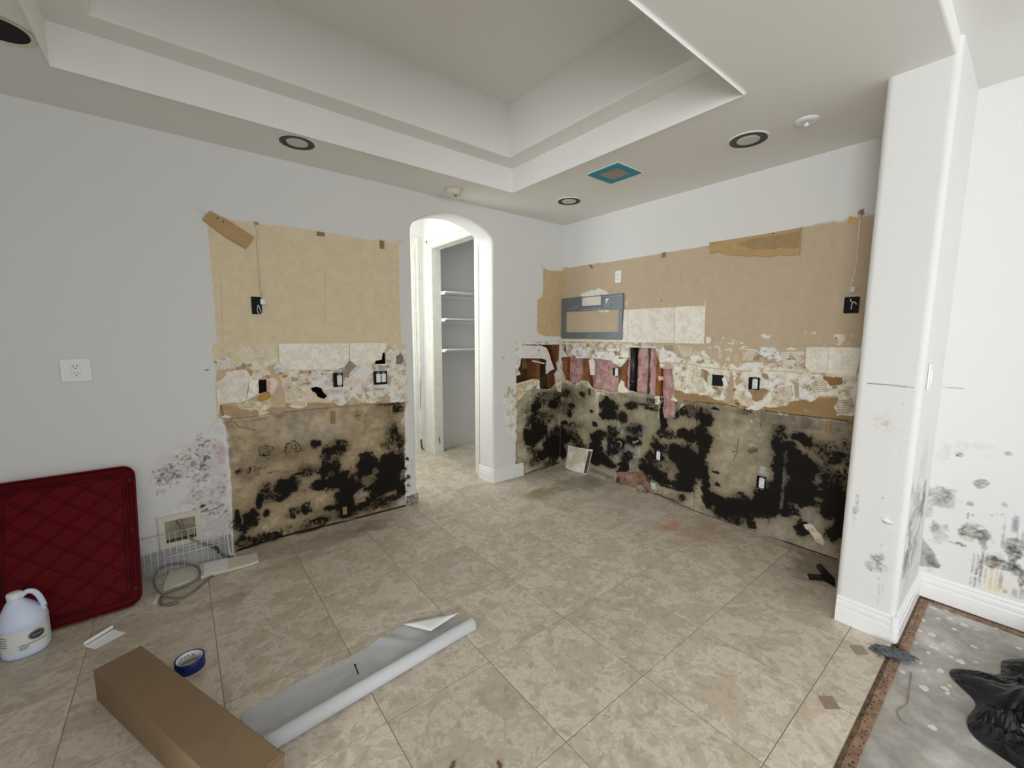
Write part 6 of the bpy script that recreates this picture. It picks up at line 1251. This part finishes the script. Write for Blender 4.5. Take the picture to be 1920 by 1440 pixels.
# ------------------------------------------------------------------ cardboard box
c1 = np.array([-3.566, -1.006]); dv = np.array([.395, -.919]); pv = np.array([.919, .395]); wd, hb, lb = .150, .132, .96
t = thing('cardboard_box', 'long closed brown cardboard box in the foreground', 'box', (c1[0], c1[1], 0), (0, 0, math.atan2(dv[1], dv[0])))
mb = MB().box((.004, 0, .001), (lb, wd, hb)).bevel(.004, 2); mb.build('carton', m_card, t)
MB().box((0, .001, .002), (.004, wd-.001, hb-.002)).bevel(.0012, 1).build('end_flap', m_card, t)
MB().prism([(0, 0), (.05, 0), (.055, .010), (.0, .018)], 0, .003).xf(Matrix.Translation((lb, wd-.05, hb-.012))@Matrix.Rotation(.9, 4, 'Y')@Matrix.Rotation(1.57, 4, 'Z')).build('crushed_flap', m_card, t, label='bent end flap')
mb = MB().box((lb, .004, .002), (lb+.004, wd-.004, hb-.004)).build('end_flap', m_card, t)
# ------------------------------------------------------------------ blue tape roll with printed core
tx, ty = FL(357, 1252)
t = thing('tape_roll', 'roll of dark blue masking tape lying beside the cardboard box', 'tape roll', (tx, ty, .0005))
circ = lambda r, n=56: [(r*math.cos(a), r*math.sin(a)) for a in np.linspace(0, 2*math.pi, n, endpoint=False)]
Ro, Ri = .0530, .0450; MB().ring(circ(Ro), circ(Ri+.0015), 0, .047).bevel(.0006, 1).build('tape', m_blue, t, True); MB().ring(circ(Ri+.0015), circ(Ri), 0, .0465).build('core', m_white, t, True)
cu = bpy.data.curves.new('lettering', 'FONT'); cu.body = 'PMAX'; cu.size = .022; cu.extrude = .0002; cu.align_x = 'CENTER'
tmp = bpy.data.objects.new('tmp', cu); COL.objects.link(tmp); dg = bpy.context.evaluated_depsgraph_get(); me = bpy.data.meshes.new_from_object(tmp.evaluated_get(dg)); bpy.data.objects.remove(tmp)
ph0 = math.atan2(ty-CAM[1], tx-CAM[0])+.25
for v in me.vertices:
    a = ph0-v.co.x*1.15/Ri; z = v.co.y*1.0+.021; r = Ri-.0004-v.co.z; v.co = (r*math.cos(a), r*math.sin(a), z)
link('core_lettering', me, mat('teal_ink', (50, 105, 130), .6), t)
# ------------------------------------------------------------------ roll of white paper
rr = .030; a = Vector((*FL(884, 1183), 0)); b = Vector((-3.085, -1.655, 0)); a = Vector((-2.19, -1.585, 0)); d = (b-a).normalized(); L_ = (b-a).length; n = Vector((d.y, -d.x, 0)); n = n if n.y > 0 else -n
t = thing('paper_roll', 'partly unrolled roll of white paper on the tiles', 'paper roll', tuple(a), (0, 0, math.atan2(d.y, d.x)))
sg = 1 if (Matrix.Rotation(-math.atan2(d.y, d.x), 3, 'Z')@n).y > 0 else -1
m = 30; prof = []
for k in range(46): th_ = 2*math.pi*k/m*1.35; r_ = rr-.0016*k/45*2; prof.append((r_*math.sin(-th_), rr-r_*math.cos(th_)))
bm = bmesh.new(); rows = []
for i in range(25):
    x = L_*i/24; rows.append([bm.verts.new((x, sg*p[0]*1.0, p[1]+.001)) for p in prof])
for i in range(24):
    for k in range(len(prof)-1): bm.faces.new((rows[i][k], rows[i][k+1], rows[i+1][k+1], rows[i+1][k]))
bmesh.ops.solidify(bm, geom=bm.faces, thickness=.0008); bmesh.ops.recalc_face_normals(bm, faces=bm.faces); me = bpy.data.meshes.new('roll'); bm.to_mesh(me); bm.free(); link('roll', me, m_paper, t, True)
MB().ring([(.021*math.cos(q), .021*math.sin(q)) for q in np.linspace(0, 6.283, 24, endpoint=False)], [(.017*math.cos(q), .017*math.sin(q)) for q in np.linspace(0, 6.283, 24, endpoint=False)], 0, L_-.01).xf(Matrix.Translation((.004, 0, rr))@Matrix.Rotation(math.pi/2, 4, 'Y')).build('inner_tube', m_white, t, True)
# loose sheet behind: wavy strip; width varies along the roll
bm = bmesh.new(); rows = []; nx, ny = 60, 16; Mi = Matrix.Rotation(-math.atan2(d.y, d.x), 3, 'Z')
far = [Mi@(Vector((*FL(x, y), 0))-a) for x, y in ((860, 1160), (755, 1172), (690, 1214), (560, 1277), (450, 1340))]
fx = [p.x for p in far]; fy = [p.y for p in far]; o_ = np.argsort(fx); fx = np.array(fx)[o_]; fy = np.array(fy)[o_]
for i in range(nx+1):
    x = fx[0]+(min(fx[-1], L_+.03)-fx[0])*i/nx; yy = np.interp(x, fx, fy); row = []
    for j in range(ny+1):
        s = j/ny; y = sg*.012*(1-s)+yy*s; fold = math.exp(-((x-.20-.55*s*.3)/.03)**2)*.012*s
        z = .0012+abs(mnoise.noise(Vector((x*7, y*10, 1))))*.014*math.sin(math.pi*min(1, s*1.0))+fold+.016*math.exp(-(s/.12)**2)
        row.append(bm.verts.new((x, y, z)))
    rows.append(row)
for i in range(nx):
    for j in range(ny): bm.faces.new((rows[i][j], rows[i][j+1], rows[i+1][j+1], rows[i+1][j]))
bmesh.ops.solidify(bm, geom=bm.faces, thickness=.0007); bmesh.ops.recalc_face_normals(bm, faces=bm.faces); me = bpy.data.meshes.new('sheet'); bm.to_mesh(me); bm.free(); link('unrolled_sheet', me, m_paper, t, True)
# turned-over corner of the sheet
P3 = [Mi@(Vector((*FL(x, y), 0))-a) for x, y in ((862, 1160), (752, 1172), (808, 1191))]
bm = bmesh.new(); vs = [bm.verts.new((P3[0].x, P3[0].y, .035)), bm.verts.new((P3[1].x, P3[1].y, .006)), bm.verts.new((P3[2].x, P3[2].y, .022))]; bm.faces.new(vs); bmesh.ops.subdivide_edges(bm, edges=bm.edges, cuts=5, use_grid_fill=True)
bmesh.ops.solidify(bm, geom=bm.faces, thickness=.0007); bmesh.ops.recalc_face_normals(bm, faces=bm.faces); me = bpy.data.meshes.new('flap'); bm.to_mesh(me); bm.free(); link('folded_corner', me, m_paper, t, True)
# black bolt lying on the sheet
p0 = Vector((*FL(666, 1248, .028), .028)); p1 = Vector((*FL(672, 1264, .028), .028))
t = thing('bolt', 'small black bolt lying on the white paper sheet', 'bolt', tuple(p0)); MB().tube([(0, 0, 0), p1-p0], .0026, 8).build('shank', m_black, t, True); MB().tube([(0, 0, 0), (p0-p1).normalized()*.006], .0045, 8).build('head', m_black, t, True)
# ------------------------------------------------------------------ tack strips
def tack(p0, p1, label, seed):
    p0 = Vector(p0); p1 = Vector(p1); d = p1-p0; L_ = d.length; t = thing('tack_strip', label, 'tack strip', tuple(p0), (0, 0, math.atan2(d.y, d.x)), 'carpet tack strips along the floor edge')
    mb = MB().box((0, -.016, 0), (L_, .016, .008)); bmesh.ops.subdivide_edges(mb.bm, edges=[e for e in mb.bm.edges if abs((e.verts[0].co-e.verts[1].co).x) > .1], cuts=30)
    for v in mb.bm.verts: v.co.y += mnoise.noise(Vector((v.co.x*18, v.co.y*9, seed)))*.004
    mb.build('wood_strip', m_tack, t); r = random.Random(seed); mb = MB(); n = int(L_/.022)
    for k in range(n):
        x = (k+.5)*L_/n; y = r.uniform(-.011, .011); s = r.uniform(.0018, .0045); mb.lathe([(0, .0095), (s, .0086), (s, .0078)], 7, x, y)
    mb.build('rusty_nail', m_rust, t, kind='stuff'); return t
tack((-1.72, -2.915, -.012), (-.80, -2.915, -.012), 'rusty carpet tack strip along the tile edge in the right foreground', 1); tack((-.70, -2.925, -.012), (-.11, -2.925, -.012), 'dark rusty tack strip along the side of the pillar', 2); tack((-.115, -2.96, -.012), (-.115, -5.2, -.012), 'dark tack strip along the far right baseboard', 3)
tack((-4.4, -2.915, -.012), (-1.76, -2.915, -.012), 'carpet tack strip continuing along the tile edge behind the camera', 4)
m_edge = mat('gap_shade', (52, 38, 28), .9, col2=(120, 96, 70), nscale=60)  # dark strips stand in for the shaded gap beside the tack strips
mb = MB().box((-4.2, -2.899, -.0119), (-.70, -2.886, -.004)); mb.build('gap_shade_strip', m_edge, floor)
mb = MB().box((-.70, -2.908, -.0119), (-.09, -2.8995, -.002)).box((-.098, -5.4, -.0119), (-.0895, -2.9, -.003)); mb.build('gap_shade_strip', m_edge, conc)
# ------------------------------------------------------------------ lint clump, wire, scrap, leaves, bag
def lump(name, mt, loc, s, seed, f=6, amp=.35, sub=4, rot=0, label=None, cat=None, part='mass'):
    t = thing(name, label, cat, loc, (0, 0, rot)); bm = bmesh.new(); bmesh.ops.create_icosphere(bm, subdivisions=sub, radius=1)
    for v in bm.verts:
        q = 1+amp*mnoise.fractal(v.co*f*.35+Vector((seed, 0, 0)), .8, 2.1, 5); v.co = Vector((v.co.x*q*s[0], v.co.y*q*s[1], max(0, (v.co.z*q*.5+.5))*s[2]))
    me = bpy.data.meshes.new(part); bm.to_mesh(me); bm.free(); link(part, me, mt, t, True); return t
a, b = FL(1673, 1229, .0); lump('lint_clump', m_lint, (a, b, -.004), (.068, .030, .030), 3, 7, .5, 4, math.radians(-65), 'fuzzy grey lint clump at the tile edge by the pillar', 'lint')
lc = bpy.data.objects['lint_clump']; mb = MB(); rl = random.Random(5)
for k in range(170):
    an = rl.uniform(0, 6.283); ra = rl.uniform(.5, 1.0); x_ = .066*ra*math.cos(an); y_ = .030*ra*math.sin(an); z_ = rl.uniform(.004, .022); dx_, dy_, dz_ = rl.uniform(-.02, .02)+.012*math.cos(an), rl.uniform(-.02, .02)+.012*math.sin(an), rl.uniform(-.004, .012)
    mb.tube([(x_, y_, z_), (x_+dx_*.5, y_+dy_*.5, z_+dz_), (x_+dx_, y_+dy_, max(.001, z_+dz_*.3))], .0007, 3, caps=False)
mb.build('loose_fibres', m_lint, lc, kind='stuff')
Pp = [(*FL(x, y, -.009), -.009) for x, y in ((1710, 1260), (1706, 1290), (1702, 1318), (1690, 1328), (1683, 1335), (1690, 1350), (1700, 1357), (1712, 1362))]
t = thing('loose_string', 'thin brown string on the bare concrete floor', 'string', Pp[0]); MB().tube(spline(Pp, 6), .0013, 6).xf(Matrix.Translation(-Vector(Pp[0]))).build('strand', m_brownstone, t, True)
sx_, sy_ = FL(1545, 1080); t = thing('black_strap_scrap', 'black cross-shaped scrap of strap on the tiles left of the pillar', 'scrap', (sx_, sy_, .001))
def rel(px, py, z=.004): p = FL(px, py, z); return (p[0]-sx_, p[1]-sy_)
MB().prism([rel(1514, 1076), rel(1517, 1086), rel(1545, 1088), rel(1566, 1100), (rel(1566, 1092)), rel(1545, 1078)], 0, .006).bevel(.001, 1).build('strap', m_bag, t); MB().prism([rel(1530, 1062), rel(1539, 1058), rel(1552, 1074), rel(1566, 1088), rel(1562, 1096), rel(1545, 1084)], .006, .012).bevel(.001, 1).build('strap', m_bag, t)
for (px, py, l_, r_) in ((849, 1437, 'dry brown leaf at the bottom edge of the tiles, left one', .4), (937, 1436, 'dry brown leaf fragment at the bottom edge of the tiles, right one', 1.2)):
    a, b = FL(px, py); t = thing('dry_leaf', l_, 'leaf', (a, b, .002), (0, 0, r_), 'dry leaf bits on the tiles'); MB().prism([(-.02, 0), (-.008, .007), (0, .003), (.006, .010), (.018, .002), (.006, -.004), (0, -.009), (-.01, -.004)], 0, .003).build('leaf_blade', m_leaf, t)
t = thing('black_plastic_bag', 'crumpled glossy black plastic bag on the concrete at the lower right', 'plastic bag', (-.70, -3.47, -.012))
bm = bmesh.new(); N1, N2 = 44, 200; rows = []
def bagr(th_): 
    return .36+.05*math.sin(3*th_+1.0)+.035*math.sin(5*th_+.4)+.03*math.sin(9*th_)
for i in range(N1+1):
    s = i/N1; row = []
    for k in range(N2):
        th_ = 2*math.pi*k/N2; R_ = bagr(th_)*s; x = R_*math.cos(th_)*1.25; y = R_*math.sin(th_)
        q = Vector((x*8.5+mnoise.noise(Vector((x*6, y*6, 2)))*.8, y*8.5+mnoise.noise(Vector((x*6, y*6, 9)))*.8, .5)); dd, _ = mnoise.voronoi(q); d2, _ = mnoise.voronoi(q*2.6)
        z = .135*(1-s**2.6)*(.35+.95*min(1, (dd[1]-dd[0])*1.6)+.16*(d2[1]-d2[0]))+.002+.010*(s > .9)*(d2[1]-d2[0])
        row.append(bm.verts.new((x, y, max(.001, z))))
    rows.append(row)
for i in range(N1):
    for k in range(N2): 
        f = [rows[i][k], rows[i][(k+1) % N2], rows[i+1][(k+1) % N2], rows[i+1][k]]
        bm.faces.new(f)
bmesh.ops.remove_doubles(bm, verts=rows[0], dist=.001); me = bpy.data.meshes.new('bag'); bm.to_mesh(me); bm.free(); link('bag_film', me, m_bag, t, False)
